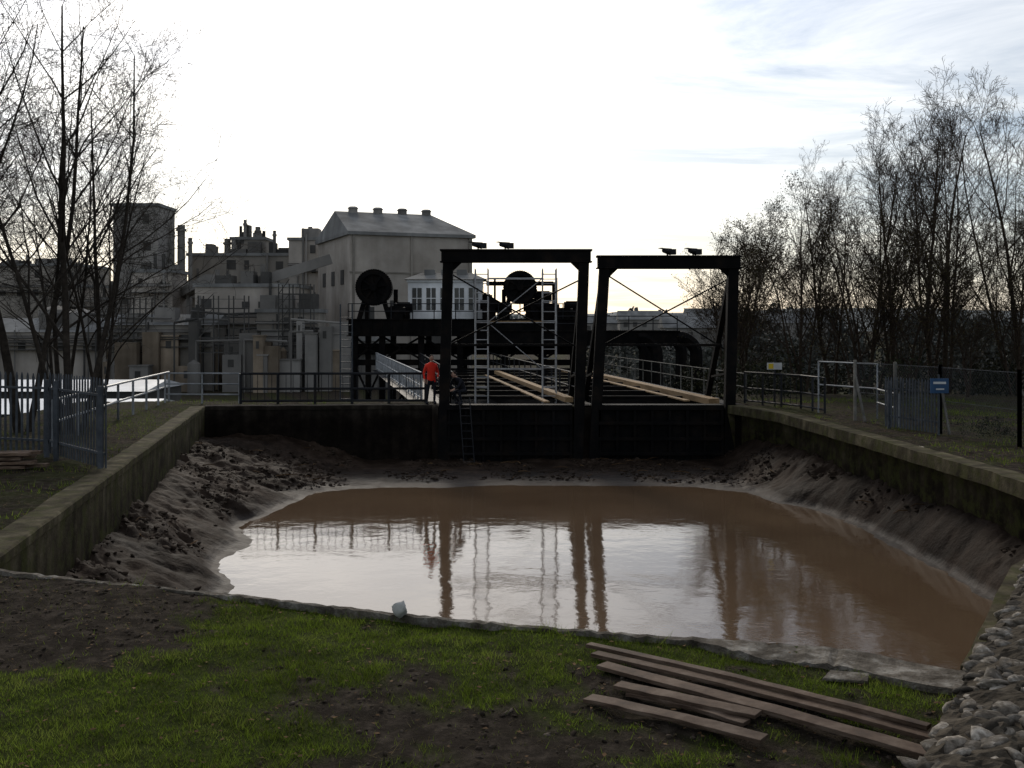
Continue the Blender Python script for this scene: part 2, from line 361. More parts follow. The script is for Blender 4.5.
kk = inside(pp[:, 0], pp[:, 1], basin) & ~inside(pp[:, 0], pp[:, 1], water_poly) & (poly_dist(pp[:, 0], pp[:, 1], water_poly) > .45) & (fbm(pp[:, 0] * .6, pp[:, 1] * .6, 3, 99) > .43)
pp = pp[kk][:4500]
M['mclod'] = mat('mud_clod', [(.018, .012, .009), (.036, .026, .019), (.066, .05, .039)], 2, .85, .5, 12, spec=.04, island=.45)
pebbles('mud_clods', np.column_stack([pp, zmud(pp)]), .015, .11, M['mclod'])
# washed-up sticks on the mud
g = group('driftwood'); mb = MB()
for i in range(70):
    p = pp[random.randrange(len(pp))]; z = float(zmud(p[None, :])[0]) + .05; a = U(0, 6.28); l = U(.15, .7)
    mb.path([(p[0], p[1], z), (p[0] + l * .5 * math.cos(a), p[1] + l * .5 * math.sin(a), z + .03), (p[0] + l * math.cos(a + .2), p[1] + l * math.sin(a + .2), z)], [.012, .014, .006], 5)
mb.build('sticks', M['litter'], g)

# ------------------------------------------------------------------ water
wm = bpy.data.materials.new('muddy_water'); wm.use_nodes = True; nt = wm.node_tree; N = nt.nodes; Lk = nt.links
b = N['Principled BSDF']; b.inputs['Roughness'].default_value = .055; b.inputs['IOR'].default_value = 1.34
tc = N.new('ShaderNodeTexCoord')
n1 = ns(.35, 4); wc = ramp(n1.outputs[0], [(.095, .060, .035), (.13, .086, .052)]); Lk.new(wc.outputs[0], b.inputs['Base Color'])
n2 = ns(1.3, 3, .5); n3 = ns(8, 3, .5)
ad = N.new('ShaderNodeMath'); ad.operation = 'MULTIPLY_ADD'; Lk.new(n3.outputs[0], ad.inputs[0]); ad.inputs[1].default_value = .14; Lk.new(n2.outputs[0], ad.inputs[2])
bp = N.new('ShaderNodeBump'); bp.inputs['Distance'].default_value = .013; bp.inputs['Strength'].default_value = .55
Lk.new(ad.outputs[0], bp.inputs['Height']); Lk.new(bp.outputs[0], b.inputs['Normal'])
w = MB(); w.add([(-10.5, 9.3, WZ), (10, 9.3, WZ), (10, 38, WZ), (-10.5, 38, WZ)], [(0, 1, 2, 3)]); w.build('water', wm)

# ------------------------------------------------------------------ retaining walls
wallm = mat('basin_wall_concrete', [(.035, .028, .020), (.080, .067, .048), (.16, .138, .105)], 2.2, .9, .6, 20, streak=.55, spec=.04)
def add_zdirt(m, lo, hi, dark=(.35, .3, .27), top=(1.3, 1.3, 1.1), moss=0):
    nt = m.node_tree; N = nt.nodes; L = nt.links; b = N['Principled BSDF']; src = b.inputs['Base Color'].links[0].from_socket
    tc = N.new('ShaderNodeTexCoord'); sp = N.new('ShaderNodeSeparateXYZ'); L.new(tc.outputs['Object'], sp.inputs[0])
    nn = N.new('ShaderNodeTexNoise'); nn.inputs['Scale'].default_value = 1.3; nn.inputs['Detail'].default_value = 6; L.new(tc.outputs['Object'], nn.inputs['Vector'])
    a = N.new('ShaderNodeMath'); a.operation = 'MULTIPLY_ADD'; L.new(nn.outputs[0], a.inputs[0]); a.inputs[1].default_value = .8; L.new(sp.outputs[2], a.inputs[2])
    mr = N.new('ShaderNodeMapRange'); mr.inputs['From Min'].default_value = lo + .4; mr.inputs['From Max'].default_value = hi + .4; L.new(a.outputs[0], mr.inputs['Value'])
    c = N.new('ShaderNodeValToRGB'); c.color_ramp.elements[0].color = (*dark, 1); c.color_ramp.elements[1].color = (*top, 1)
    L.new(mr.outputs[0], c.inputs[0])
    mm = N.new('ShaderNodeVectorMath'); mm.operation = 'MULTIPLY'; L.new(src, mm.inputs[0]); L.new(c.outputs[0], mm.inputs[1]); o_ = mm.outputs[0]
    if moss:
        n4 = N.new('ShaderNodeTexNoise'); n4.inputs['Scale'].default_value = 2.6; n4.inputs['Detail'].default_value = 9; n4.inputs['Roughness'].default_value = .75; L.new(tc.outputs['Object'], n4.inputs['Vector'])
        m4 = N.new('ShaderNodeMapRange'); m4.inputs['From Min'].default_value = .48; m4.inputs['From Max'].default_value = .60; m4.inputs['To Max'].default_value = moss; L.new(n4.outputs[0], m4.inputs['Value'])
        mi = N.new('ShaderNodeMix'); mi.data_type = 'RGBA'; L.new(m4.outputs[0], mi.inputs[0]); L.new(o_, mi.inputs[6]); mi.inputs[7].default_value = (.05, .053, .015, 1); o_ = mi.outputs[2]
    L.new(o_, b.inputs['Base Color'])
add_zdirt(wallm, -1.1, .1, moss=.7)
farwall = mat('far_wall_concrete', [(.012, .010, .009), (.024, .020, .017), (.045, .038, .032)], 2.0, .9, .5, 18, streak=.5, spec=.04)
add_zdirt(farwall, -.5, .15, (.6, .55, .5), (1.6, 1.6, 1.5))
def wall(name, P, width, ztop, zbot, m, side=1, wfun=None, step=.5, cope=0.0, jit=.012):
    Q = []
    for a, c in zip(P[:-1], P[1:]):
        k = max(1, int(math.dist(a, c) / step))
        for i in range(k): Q.append((a[0] + (c[0] - a[0]) * i / k, a[1] + (c[1] - a[1]) * i / k))
    Q.append(P[-1]); vs = []; n = len(Q)
    for i, q in enumerate(Q):
        a = Q[max(i - 1, 0)]; c = Q[min(i + 1, n - 1)]; d = Vector((c[0] - a[0], c[1] - a[1])).normalized(); nx, ny = -d.y * side, d.x * side
        w_ = (wfun(q) if wfun else width); j = U(-jit, jit); zt = ztop + U(-jit, jit) * .8
        prof = [(j, zbot), (j, zt - .16), (j - cope, zt - .155), (j - cope, zt - .03), (j - cope + .03, zt), (w_ + U(-jit, jit), zt + U(-jit, jit) * .8), (w_ + .02, zt - .3)]
        vs += [(q[0] + nx * u, q[1] + ny * u, z) for u, z in prof]
    k = 7; fs = []
    for i in range(n - 1):
        for j in range(k - 1):
            f = (i * k + j, (i + 1) * k + j, (i + 1) * k + j + 1, i * k + j + 1); fs.append(f if side < 0 else f[::-1])
    fs.append(tuple(range(k))); fs.append(tuple(range((n - 1) * k, n * k)))
    mb = MB(); mb.add(vs, fs); return mb.build(name, m)
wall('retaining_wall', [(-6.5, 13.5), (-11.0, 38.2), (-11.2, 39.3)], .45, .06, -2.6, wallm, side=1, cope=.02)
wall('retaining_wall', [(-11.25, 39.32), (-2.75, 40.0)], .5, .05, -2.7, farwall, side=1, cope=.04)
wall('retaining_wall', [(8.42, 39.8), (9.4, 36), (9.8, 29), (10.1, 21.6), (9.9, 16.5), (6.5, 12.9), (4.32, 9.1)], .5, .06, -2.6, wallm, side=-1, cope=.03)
copem = mat('coping_concrete', [(.045, .036, .026), (.15, .13, .105), (.36, .335, .29)], 5.0, .9, .8, 40, stain=.7, spec=.03, bdist=.03)
wall('basin_coping', nearS, .14, .03, -2.6, copem, side=-1, wfun=lambda q: .09 + .46 * float(sm(1.5, 2.6, q[0])), step=.07, cope=.015, jit=.011)

# ------------------------------------------------------------------ lock gates
def gate(x0b, x0t, x1b, x1t, ztop, y=40.0):
    g = group('lock_gate_frame'); mb = MB()
    mb.beam((x0b, y, -2.3), (x0t, y, ztop - .42), .38, .4); mb.beam((x1b, y, -2.3), (x1t, y, ztop - .42), .38, .4)
    mb.box(x0t - .25, x1t + .25, y - .2, y + .22, ztop - .42, ztop)
    mb.box(x0t - .3, x1t + .3, y - .25, y + .27, ztop - .05, ztop + .02)
    mb.box(x0t - .3, x1t + .3, y - .25, y + .27, ztop - .47, ztop - .42)
    mb.build('portal_frame', M['steel_black'], g, bevel=.015)
    mb = MB()
    for xb, xt in ((x0b, x0t), (x1b, x1t)):
        mb.beam((xt, y + .3, ztop - .55), (xb - .05, y + 4.6, -.6), .2, .22)
        mb.beam((xb, y + .2, 1.2), (xb - .02, y + 3.1, .95), .08, .08)
    s = .03
    mb.tube((x0t + .1, y + .5, 4.9), (x1t - .1, y + 1.2, 2.1), s); mb.tube((x0t + .1, y + .6, 2.3), (x1t - .1, y + .6, 4.7), s)
    mb.beam((x0b + .15, y + .4, 2.25), (x1b - .15, y + .4, 2.25), .07, .09)
    for xt, sg in ((x0t, 1), (x1t, -1)):
        mb.add([(xt + sg * .17, y - .05, ztop - .47), (xt + sg * .5, y - .05, ztop - .47), (xt + sg * .16, y - .05, ztop - .8),
                (xt + sg * .17, y + .05, ztop - .47), (xt + sg * .5, y + .05, ztop - .47), (xt + sg * .16, y + .05, ztop - .8)],
               [(0, 1, 2), (5, 4, 3), (0, 3, 4, 1), (1, 4, 5, 2), (2, 5, 3, 0)])
    mb.build('bracing', M['steel_black'], g)
    mb = MB(); a = x0b + .19; c = x1b - .19
    mb.box(a, c, y - .05, y + .05, -2.3, -.02)
    k = 7
    for i in range(k + 1):
        xx = a + .05 + (c - a - .1) * i / k; mb.box(xx - .05, xx + .05, y - .2, y - .05, -2.3, -.05)
    for z in (-1.75, -1.2, -.62, -.08): mb.box(a + .005, c - .005, y - .23, y - .2, z - .06, z + .06)
    mb.box(a, c, y - .18, y + .5, -.02, .05)
    mb.build('gate_leaf', M['steel_black'], g, bevel=.008)
    mb = MB()
    for xx in (x0t + .22 * (x1t - x0t), x0t + .42 * (x1t - x0t)):
        if ztop < 5.7: xx += (x1t - x0t) * .27
        mb.tube((xx, y, ztop), (xx, y, ztop + .14), .03)
        mb.tube((xx - .16, y - .22, ztop + .2), (xx + .12, y + .1, ztop + .17), .09, .13, 10)
        mb.box(xx + .10, xx + .32, y - .08, y + .14, ztop + .06, ztop + .26)
        mb.beam((xx - .3, y - .25, ztop + .28), (xx - .02, y - .05, ztop + .25), .2, .02)
    mb.build('floodlights', M['steel_dark'], g)
gate(-2.58, -2.36, 2.42, 2.66, 5.78)
gate(3.0, 3.42, 8.0, 8.18, 5.55)
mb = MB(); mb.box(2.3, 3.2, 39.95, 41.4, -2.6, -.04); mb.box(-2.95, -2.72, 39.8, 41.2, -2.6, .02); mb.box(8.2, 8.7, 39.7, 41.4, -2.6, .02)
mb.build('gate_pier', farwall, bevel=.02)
g = group('ladder'); mb = MB()
for dx in (-.19, .19): mb.tube((-1.55 + dx, 39.2, -2.1), (-1.75 + dx, 39.68, .35), .022)
for i in range(9):
    t_ = (i + .5) / 9; mb.tube((-1.74 - .2 * t_, 39.2 + .48 * t_, -2.1 + 2.45 * t_), (-1.36 - .2 * t_, 39.2 + .48 * t_, -2.1 + 2.45 * t_), .014)
mb.build('rails_and_rungs', M['steel_dark'], g)

# ------------------------------------------------------------------ aqueduct
A0 = 41.45; A1 = 74
def ax(x, y, k=-.125): return x + k * (y - 41)
g = group('aqueduct')
mb = MB()
for x in (-2.5, 2.35, 3.15, 8.2):
    mb.beam((ax(x, A0), A0, -1.0), (ax(x, A1), A1, -1.0), .14, 1.7)
    mb.beam((ax(x, A0), A0, -.12), (ax(x, A1), A1, -.12), .32, .06)
for xa, xb in ((-2.4, 2.3), (3.2, 8.1)):
    mb.add([(ax(xa, A0), A0, -1.75), (ax(xb, A0), A0, -1.75), (ax(xb, A1), A1, -1.75), (ax(xa, A1), A1, -1.75)], [(0, 1, 2, 3)])
for y in np.arange(45, 74, 3.6):
    mb.beam((ax(-2.5, y), y, -.02), (ax(8.2, y), y, -.02), .14, .14)
for y in np.arange(50, 74, 7.5):
    for x in (-2.5, 2.75, 8.2): mb.beam((ax(x, y), y, -1.85), (ax(x, y), y, -4.6), .35)
mb.build('troughs', M['steel_black'], g)
mb = MB()
mb.beam((2.2, 41.6, .12), (ax(2.2, 66), 66, .12), .32, .2)
mb.beam((1.35, 41.8, .02), (ax(1.35, 64), 64, .02), .22, .06)
mb.beam((7.75, 41.4, .06), (ax(7.75, 70), 70, .06), .42, .24)
mb.beam((6.9, 42.5, .02), (ax(6.9, 70), 70, .02), .22, .06)
mb.build('timber_baulks', M['timber'], g, bevel=.01)
def rail_line(mb, P, h, post=1.8, r=.025, rails=(1., .5), lattice=False, z0=0):
    for a, c in zip(P[:-1], P[1:]):
        a = Vector(a); c = Vector(c); L_ = (c - a).length; k = max(1, int(round(L_ / post)))
        for i in range(k + 1):
            p = a.lerp(c, i / k); mb.tube(p + Vector((0, 0, z0)), p + Vector((0, 0, h)), r * 1.15, n=6)
        for q in rails: mb.tube(a + Vector((0, 0, h * q)), c + Vector((0, 0, h * q)), r, n=6)
        if lattice:
            kk = k * 3
            for i in range(kk):
                p = a.lerp(c, i / kk); q = a.lerp(c, (i + 1) / kk)
                mb.tube(p + Vector((0, 0, .1)), q + Vector((0, 0, h)), r * .5, n=4); mb.tube(q + Vector((0, 0, .1)), p + Vector((0, 0, h)), r * .5, n=4)
mb = MB()
rail_line(mb, [(-3.6, 43, -.05), (-9.3, 74, -.05)], 1.15, 1.5, .035, (1., .55, .12), True)
mb.build('lattice_handrail', M['galv'], g)
mb = MB()
rail_line(mb, [(9.1, 42, -.05), (ax(9.1, 74), 74, -.05)], 1.15, 1.8, .022, (1., .55), False)
mb.build('right_handrail', M['conc'], g)
mb = MB()
rail_line(mb, [(2.6, 42, 0), (ax(2.6, 74), 74, 0)], 1.1, 2.2, .03, (1., .5))
rail_line(mb, [(-2.2, 42, 0), (ax(-2.2, 74), 74, 0)], 1.1, 2.2, .03, (1., .5))
mb.build('inner_handrails', M['steel_dark'], g)
mb = MB()
mb.add([(-3.9, 42.5, -.08), (-2.7, 42.5, -.08), (ax(-2.7, 74), 74, -.08), (-9.6, 74, -.08)], [(0, 1, 2, 3)])
mb.add([(8.3, 41.5, -.08), (9.3, 41.5, -.08), (ax(9.3, 74), 74, -.08), (ax(8.3, 74), 74, -.08)], [(0, 1, 2, 3)])
mb.build('walkway_deck', M['steel_dark'], g)

g = group('scaffold_tower'); mb = MB(); y = 43.8
for yy in (y, y + .9):
    for x in (-1.5, -.98, 1.25, 1.8):
        mb.tube((x, yy, -1.7), (x, yy, 5.3), .024, n=6)
    for x0, x1 in ((-1.5, -.98), (1.25, 1.8)):
        z = -1.4
        while z < 5.3: mb.tube((x0, yy, z), (x1, yy, z), .02, n=6); z += .38 if yy == y else .9
    for z in (1.2, 3.1, 4.9): mb.tube((-.98, yy, z), (1.25, yy, z), .02, n=6)
mb.tube((-.98, y, 3.1), (1.25, y, 4.9), .018, n=6); mb.tube((1.25, y, 1.2), (-.98, y, 3.1), .018, n=6)
mb.build('frames', M['alu'], g)
mb = MB(); mb.box(-1., 1.3, y + .05, y + .85, 3.12, 3.17); mb.build('platform', M['timber'], g)

# ------------------------------------------------------------------ boat lift
g = group('boat_lift'); mb = MB(); D = 75
for x in (-10.9, -9.0, -6.3, -3.6, -.5, 2.2, 4.6):
    for y in (D, D + 7): mb.beam((x, y, -6), (x, y, 2.3), .42)
for y in (D - .2, D + 7):
    mb.box(-11.3, 5.0, y - .3, y + .3, 2.3, 3.35)
    mb.box(-11.4, 5.1, y - .4, y + .4, 3.35, 3.43); mb.box(-11.4, 5.1, y - .4, y + .4, 2.22, 2.3)
    for i in range(24): xx = -11.1 + i * .7; mb.box(xx - .03, xx + .03, y - .36, y - .3, 2.3, 3.35)
mb.box(-11.3, 5.0, D - .1, D + 6.8, 3.1, 3.3)
mb.box(-11.1, 5.0, D - .15, D + .15, .2, .6)
mb.box(-11.1, 5.0, D + 1.5, D + 2, .9, 1.7)
for a, c in ((-10.9, -9.0), (-9.0, -6.3), (-6.3, -3.6), (-3.6, -.5), (-.5, 2.2), (2.2, 4.6)):
    mb.beam((a, D, .6), (c, D, 2.2), .14); mb.beam((c, D, .6), (a, D, 2.2), .14)
    mb.beam((a, D, -4), (c, D, .2), .14); mb.beam((c, D, -4), (a, D, .2), .14)
for y in (D - 1.5, D + 5):
    mb.box(-3.5, 11.3, y - .3, y + .3, 1.6, 2.55)
    mb.box(-3.5, 11.4, y - .38, y + .38, 2.55, 2.63)
    for xc in (8.6, 11.3):
        pts = [(xc, y, 2.1)] + [(xc + 1.25 * math.sin(a), y, 1.0 + 1.15 * math.cos(a)) for a in np.linspace(.15, math.pi / 2, 7)] + [(xc + 1.25, y, -5)]
        mb.path(pts, [.5] * 3 + [.46] * (len(pts) - 3), 8)
mb.build('steelwork', M['steel_black'], g)
def wheel(mb, c, r, w, spokes=8):
    n = 36; vs = []; fs = []
    for (rr, yy) in ((r, -w), (r, w), (r * .72, w), (r * .72, -w)):
        for k in range(n): a = 2 * math.pi * k / n; vs.append((c[0] + rr * math.cos(a), c[1] + yy, c[2] + rr * math.sin(a)))
    for q in range(4):
        for k in range(n): fs.append((q * n + k, q * n + (k + 1) % n, ((q + 1) % 4) * n + (k + 1) % n, ((q + 1) % 4) * n + k))
    mb.add(vs, fs)
    mb.tube((c[0], c[1] - .06, c[2]), (c[0], c[1] + .06, c[2]), r * .8, n=32)
    for k in range(spokes):
        a = 2 * math.pi * k / spokes + .2; mb.beam((c[0], c[1] - .1, c[2]), (c[0] + r * .8 * math.cos(a), c[1] - .1, c[2] + r * .8 * math.sin(a)), .16, .12)
    mb.tube((c[0], c[1] - w * 1.6, c[2]), (c[0], c[1] + w * 1.6, c[2]), r * .22, n=12)
    for k in range(48):
        a = 2 * math.pi * k / 48; mb.beam((c[0] + r * .98 * math.cos(a), c[1] - w, c[2] + r * .98 * math.sin(a)), (c[0] + r * .98 * math.cos(a), c[1] + w, c[2] + r * .98 * math.sin(a)), .09)
mb = MB()
for x, r in ((-9.55, 1.25), (.55, 1.15)):
    for k, y in enumerate((D - .3, D + 1.2, D + 2.7)): wheel(mb, (x - .05 * k, y, 5.6), r * (1 - .08 * k), .24)
    mb.tube((x, D - .8, 5.6), (x - .3, D + 5, 5.6), .25)
for x in (-10.6, -8.5, -.6, 1.7):
    mb.beam((x, D - .1, 3.4), (x + (.6 if x in (-10.6, -.6) else -.6), D, 5.5), .32); mb.beam((x, D + 4, 3.4), (x, D + 4, 5.6), .3)
for x, y, z in ((-8, D, 3.9), (-7.6, D + 1, 4.2), (-1.6, D, 4.4), (-.6, D + 1, 4.2), (1.4, D + .5, 4.3), (2.7, D + .5, 4.1), (3.6, D, 3.8), (-2.0, D + 2, 4.8), (4.3, D + 2, 4.3), (2.2, D + 1.5, 5.0)):
    mb.box(x - .45, x + .45, y - .4, y + .4, 3.4, z + .4); mb.tube((x - .6, y - .1, z), (x + .6, y - .1, z), .35, n=14)
for x in (-2.6, -1.2, 3.1): mb.tube((x, D + .4, 3.4), (x, D + .4, 6.3), .08)
mb.beam((-1.8, D + .6, 5.9), (2.9, D + .6, 5.9), .2, .3); mb.beam((2.9, D + .6, 3.4), (2.9, D + .6, 6.0), .2)
mb.build('gear_wheels', M['steel_black'], g)
mb = MB(); hx0, hx1, hy0, hy1, hz0, hz1 = -7.3, -2.1, D + .8, D + 4.6, 3.36, 6.2
mb.box(hx0, hx1, hy0, hy1, hz0, hz1)
mb.build('motor_house_walls', M['white_paint'], g)
mb = MB()
for i in range(5):
    x = hx0 + .3 + i * .99
    mb.box(x, x + .66, hy0 - .03, hy0 + .05, 4.05, 5.6)
for i in range(3): y = hy0 + .5 + i * 1.1; mb.box(hx1 - .05, hx1 + .03, y, y + .6, 4.05, 5.6)
mb.build('motor_house_windows', M['glass'], g)
mb = MB()
for i in range(5):
    x = hx0 + .3 + i * .99
    mb.box(x + .305, x + .355, hy0 - .05, hy0 - .032, 4.05, 5.6); mb.box(x, x + .66, hy0 - .048, hy0 - .033, 4.85, 4.9)
mb.box(hx0 - .08, hx1 + .08, hy0 - .1, hy0 - .02, 6.0, 6.2)
mb.build('glazing_bars', M['white_paint'], g)
mb = MB()
mb.add([(hx0 - .3, hy0 - .3, hz1), (hx1 + .3, hy0 - .3, hz1), (hx1 + .3, hy1 + .3, hz1), (hx0 - .3, hy1 + .3, hz1), (hx0 + .8, (hy0 + hy1) / 2, hz1 + .55), (hx1 - .8, (hy0 + hy1) / 2, hz1 + .55)],
       [(0, 1, 5, 4), (1, 2, 5), (2, 3, 4, 5), (3, 0, 4), (3, 2, 1, 0)])
for x in (-5.9, -4.7, -3.6): mb.box(x - .35, x + .35, hy0 + 1.2, hy0 + 2.2, hz1 + .1, hz1 + .75)
mb.build('motor_house_roof', M['fac_roof'], g)
mb = MB()
rail_line(mb, [(-11.3, D - .5, 3.42), (5, D - .5, 3.42)], 1.05, 1.5, .03)
rail_line(mb, [(3, D - 1.8, 2.6), (11.2, D - 1.8, 2.6)], 1.0, 1.6, .03)
mb.build('deck_handrails', M['steel_dark'], g)
mb = MB()
for x in (-11.6, -10.8):
    mb.tube((x, D - 2, -4), (x, D - 2, 4.4), .05)
for i in range(12): mb.tube((-11.6, D - 2, -2 + i * .5), (-10.8, D - 2, -2 + i * .5), .03)
mb.build('access_ladder', M['galv_dull'], g)

# ------------------------------------------------------------------ factory
g = group('factory_building')
C = Vector((-19.5, 130)); Rc = Vector((-5.0, 136)); u = (Rc - C).normalized(); Lc = C + Vector((-u.y, u.x)) * 17.8; Bc = Rc + (Lc - C)
mb = MB(); mb.prism([tuple(C), tuple(Rc), tuple(Bc), tuple(Lc)], -6, 14.2); mb.build('walls', M['fac1'], g)
v = (Lc - C).normalized()
def P2(a, c_): return C + u * a + v * c_
W = (Rc - C).length; Dp = 17.8
mb = MB(); o_ = .35
e = [P2(-o_, -o_), P2(W + o_, -o_), P2(W + o_, Dp + o_), P2(-o_, Dp + o_)]
rg = [P2(.2, Dp * .5), P2(W - 2.6, Dp * .5)]
vs = [(*q, 14.3) for q in e] + [(*q, 17.6) for q in rg] + [(*q, 13.9) for q in e]
mb.add(vs, [(0, 1, 5, 4), (1, 2, 5), (2, 3, 4, 5), (3, 0, 4), (6, 7, 1, 0), (7, 8, 2, 1), (8, 9, 3, 2), (9, 6, 0, 3), (9, 8, 7, 6)])
mb.build('roof', M['fac_roof'], g)
mb = MB()
for i in range(4):
    q = P2(2.6 + i * 3.3, Dp * .5); mb.tube((q.x, q.y, 17.4), (q.x, q.y, 18.0), .6, n=10); mb.tube((q.x, q.y, 18.0), (q.x, q.y, 18.25), .75, .5, n=10)
mb.build('roof_vents', M['fac3'], g)
mb = MB()
def wallbox(mb, a0, a1, z0, z1, th=.08):
    p = [P2(a0, -th), P2(a1, -th), P2(a1, .05), P2(a0, .05)]; mb.prism([tuple(q) for q in p], z0, z1)
for a0, a1, z0, z1 in ((1.5, 3, 3, 5.2), (5, 6, 4, 6), (9.5, 12.5, 0, 3.6), (13.2, 14.2, 8.5, 9.6)): wallbox(mb, a0, a1, z0, z1)
for i in range(3):
    p = [P2(-.08, 3 + i * 5), P2(.05, 3 + i * 5), P2(.05, 4.6 + i * 5), P2(-.08, 4.6 + i * 5)]; mb.prism([tuple(q) for q in p], 8, 9.8)
mb.build('openings', M['fac_dark'], g)
mb = MB()
for z in (9.3,): wallbox(mb, -.05, W + .05, z, z + .18, .14)
for a in (.3, 7.6, 15.2): wallbox(mb, a, a + .25, -6, 13.9, .2)
mb.build('string_courses', M['fac2'], g)

def block(name, x0, x1, y0, dep, z1, m, z0=-6, nwx=0, nwz=0, ww=1., wh=1.2, zb=None, roofm=None, kit=True, pitch=0):
    g = group(name); mb = MB(); mb.box(x0, x1, y0, y0 + dep, z0, z1); mb.build('walls', m, g)
    mb = MB()
    if pitch:
        mb.add([(x0 - .3, y0 - .3, z1), (x1 + .3, y0 - .3, z1), (x1 + .3, y0 + dep, z1), (x0 - .3, y0 + dep, z1), (x0 - .3, y0 + dep / 2, z1 + pitch), (x1 + .3, y0 + dep / 2, z1 + pitch)],
               [(0, 1, 5, 4), (1, 2, 5), (2, 3, 4, 5), (3, 0, 4), (3, 2, 1, 0)])
    else: mb.box(x0 - .2, x1 + .2, y0 - .2, y0 + dep + .2, z1, z1 + .4)
    mb.build('roof', roofm or M['fac_roof'], g)
    if nwx:
        mb = MB(); zb = zb if zb is not None else 1.0
        for j in range(nwz):
            for i in range(nwx):
                if R() < .4: continue
                x = x0 + (x1 - x0) * (i + .5) / nwx + U(-.2, .2); z = zb + (z1 - zb) * (j + .35) / nwz; q = U(.5, 1.3)
                mb.box(x - ww * q / 2, x + ww * q / 2, y0 - .06, y0 + .05, z, z + wh * U(.5, 1.1))
        mb.build('windows', M['fac_dark'], g)
    if kit:
        mb = MB(); md = MB()
        for i in range(int(5 + (x1 - x0) / 1.5)):
            x = U(x0 + .5, x1 - .5); q = U(0, 1); tb_ = md if R() < .4 else mb
            if q < .3: tb_.tube((x, y0 - .35, -3), (x, y0 - .35, z1 * U(.5, 1.12)), U(.07, .16), n=8)
            elif q < .75:
                a_ = U(.3, 1.2); tb_.box(x - a_, x + a_, y0 + U(.5, 1.5), y0 + 3, z1 + .3, z1 + U(.7, 2.2))
            else:
                tb_.tube((x, y0 + 2, z1), (x, y0 + 2, z1 + U(1., 3)), U(.1, .35), n=10)
        for z in (U(1, z1 * .5), U(z1 * .5, z1 * .85)):
            mb.tube((x0, y0 - .5, z), (x1, y0 - .5, z), .13, n=8)
            md.box(x0, x1, y0 - .8, y0 - .02, z - .9, z - .8)
            md.tube((x0, y0 - .8, z + .2), (x1, y0 - .8, z + .2), .05, n=5)
        mb.build('pipes_and_plant', M['fac3'], g)
        if md.v: md.build('dark_pipework', M['fac_dark'], g)
block('factory_tower', -51.7, -45.9, 140, 7, 18.4, M['fac3'], nwx=2, nwz=5, ww=.8, kit=False)
block('factory_block', -45, -31, 150, 12, 12.6, M['fac2'], nwx=6, nwz=4)
block('factory_block', -39.5, -34.8, 152, 6, 15.0, M['fac2'], z0=13, nwx=2, nwz=1, zb=14)
block('factory_block', -30.6, -26, 148, 8, 14.6, M['fac1'], nwx=2, nwz=5)
block('factory_block', -36.7, -25.1, 125, 10, 7.4, M['fac1'], nwx=5, nwz=2, zb=0)
block('factory_block', -28.6, -21.7, 121, 5, 4.4, M['fac2'], nwx=5, nwz=2, ww=.8, zb=-1)
block('factory_shed', -44.5, -33, 119, 8, 3.0, M['fac2'], nwx=6, nwz=1, zb=0, pitch=1.2)
block('factory_shed', -64, -45.5, 121, 9, 2.2, M['fac1'], nwx=9, nwz=1, zb=-1, pitch=1.6)
block('factory_block', -82, -66, 165, 12, 12, M['fac2'], nwx=6, nwz=4)
block('factory_block', -66, -57, 160, 10, 8.5, M['fac1'], nwx=4, nwz=3)
block('factory_block', -58, -50, 150, 8, 6.5, M['fac3'], nwx=3, nwz=2)
block('factory_block', -46.5, -41.5, 132, 6, 9.4, M['fac1'], nwx=2, nwz=3)
block('factory_block', -22.5, -14, 121, 5, 1.2, M['fac3'], nwx=4, nwz=1, zb=-2)
g = group('factory_process_plant'); mb = MB(); mo = MB(); ml = MB()
for i in range(80):
    x = U(-47, -20); y = U(115, 123); w_ = U(.5, 2.6); h_ = U(-1.5, 2.4) if x < -36 else U(-1.5, 3.6)
    q = R(); t_ = mo if R() < .45 else mb
    if q < .6:
        t_.box(x, x + w_, y, y + 1.5, -5, h_)
        if R() < .5: t_.box(x - .1, x + w_ + .1, y - .1, y + 1.6, h_, h_ + .15)
        if R() < .6: ml.box(x + w_ * .3, x + w_ * .6, y - .04, y + .1, h_ - 1.3, h_ - .5)
    elif q < .68: t_.tube((x, y, -5), (x, y, h_), w_ * .3, n=14); t_.tube((x, y, h_), (x, y, h_ + .4), w_ * .3, .1, n=14)
    else:
        x2 = x + U(2, 6); tt = ml if R() < .5 else mb; tt.tube((x, y, h_ + 2), (x2, y, h_ + 2 + U(-.5, .5)), .13, n=6); tt.tube((x, y, -5), (x, y, h_ + 2), .1, n=6)
for (x0, x1, y, z1) in ((-34, -29, 117, 6.2), (-25.5, -22, 118, 7.5), (-44, -40, 118, 6)):
    nx_ = 3
    for i in range(nx_ + 1):
        x = x0 + (x1 - x0) * i / nx_; ml.beam((x, y, -5), (x, y, z1), .12); ml.beam((x, y + 2, -5), (x, y + 2, z1), .12)
    z = 0
    while z < z1:
        ml.beam((x0, y, z), (x1, y, z), .1); ml.beam((x0, y + 2, z), (x1, y + 2, z), .1); ml.beam((x0, y, z), (x0 + (x1 - x0) / nx_, y, z + 1.6), .07); z += 1.6
        ml.beam((x0, y, z - .6), (x1, y, z - .6), .05)
mb.build('ducts_and_bins', M['fac3'], g); mo.build('housings', M['fac4'], g); ml.build('access_frames', M['fac_dark'], g)
g = group('factory_chimneys'); mb = MB()
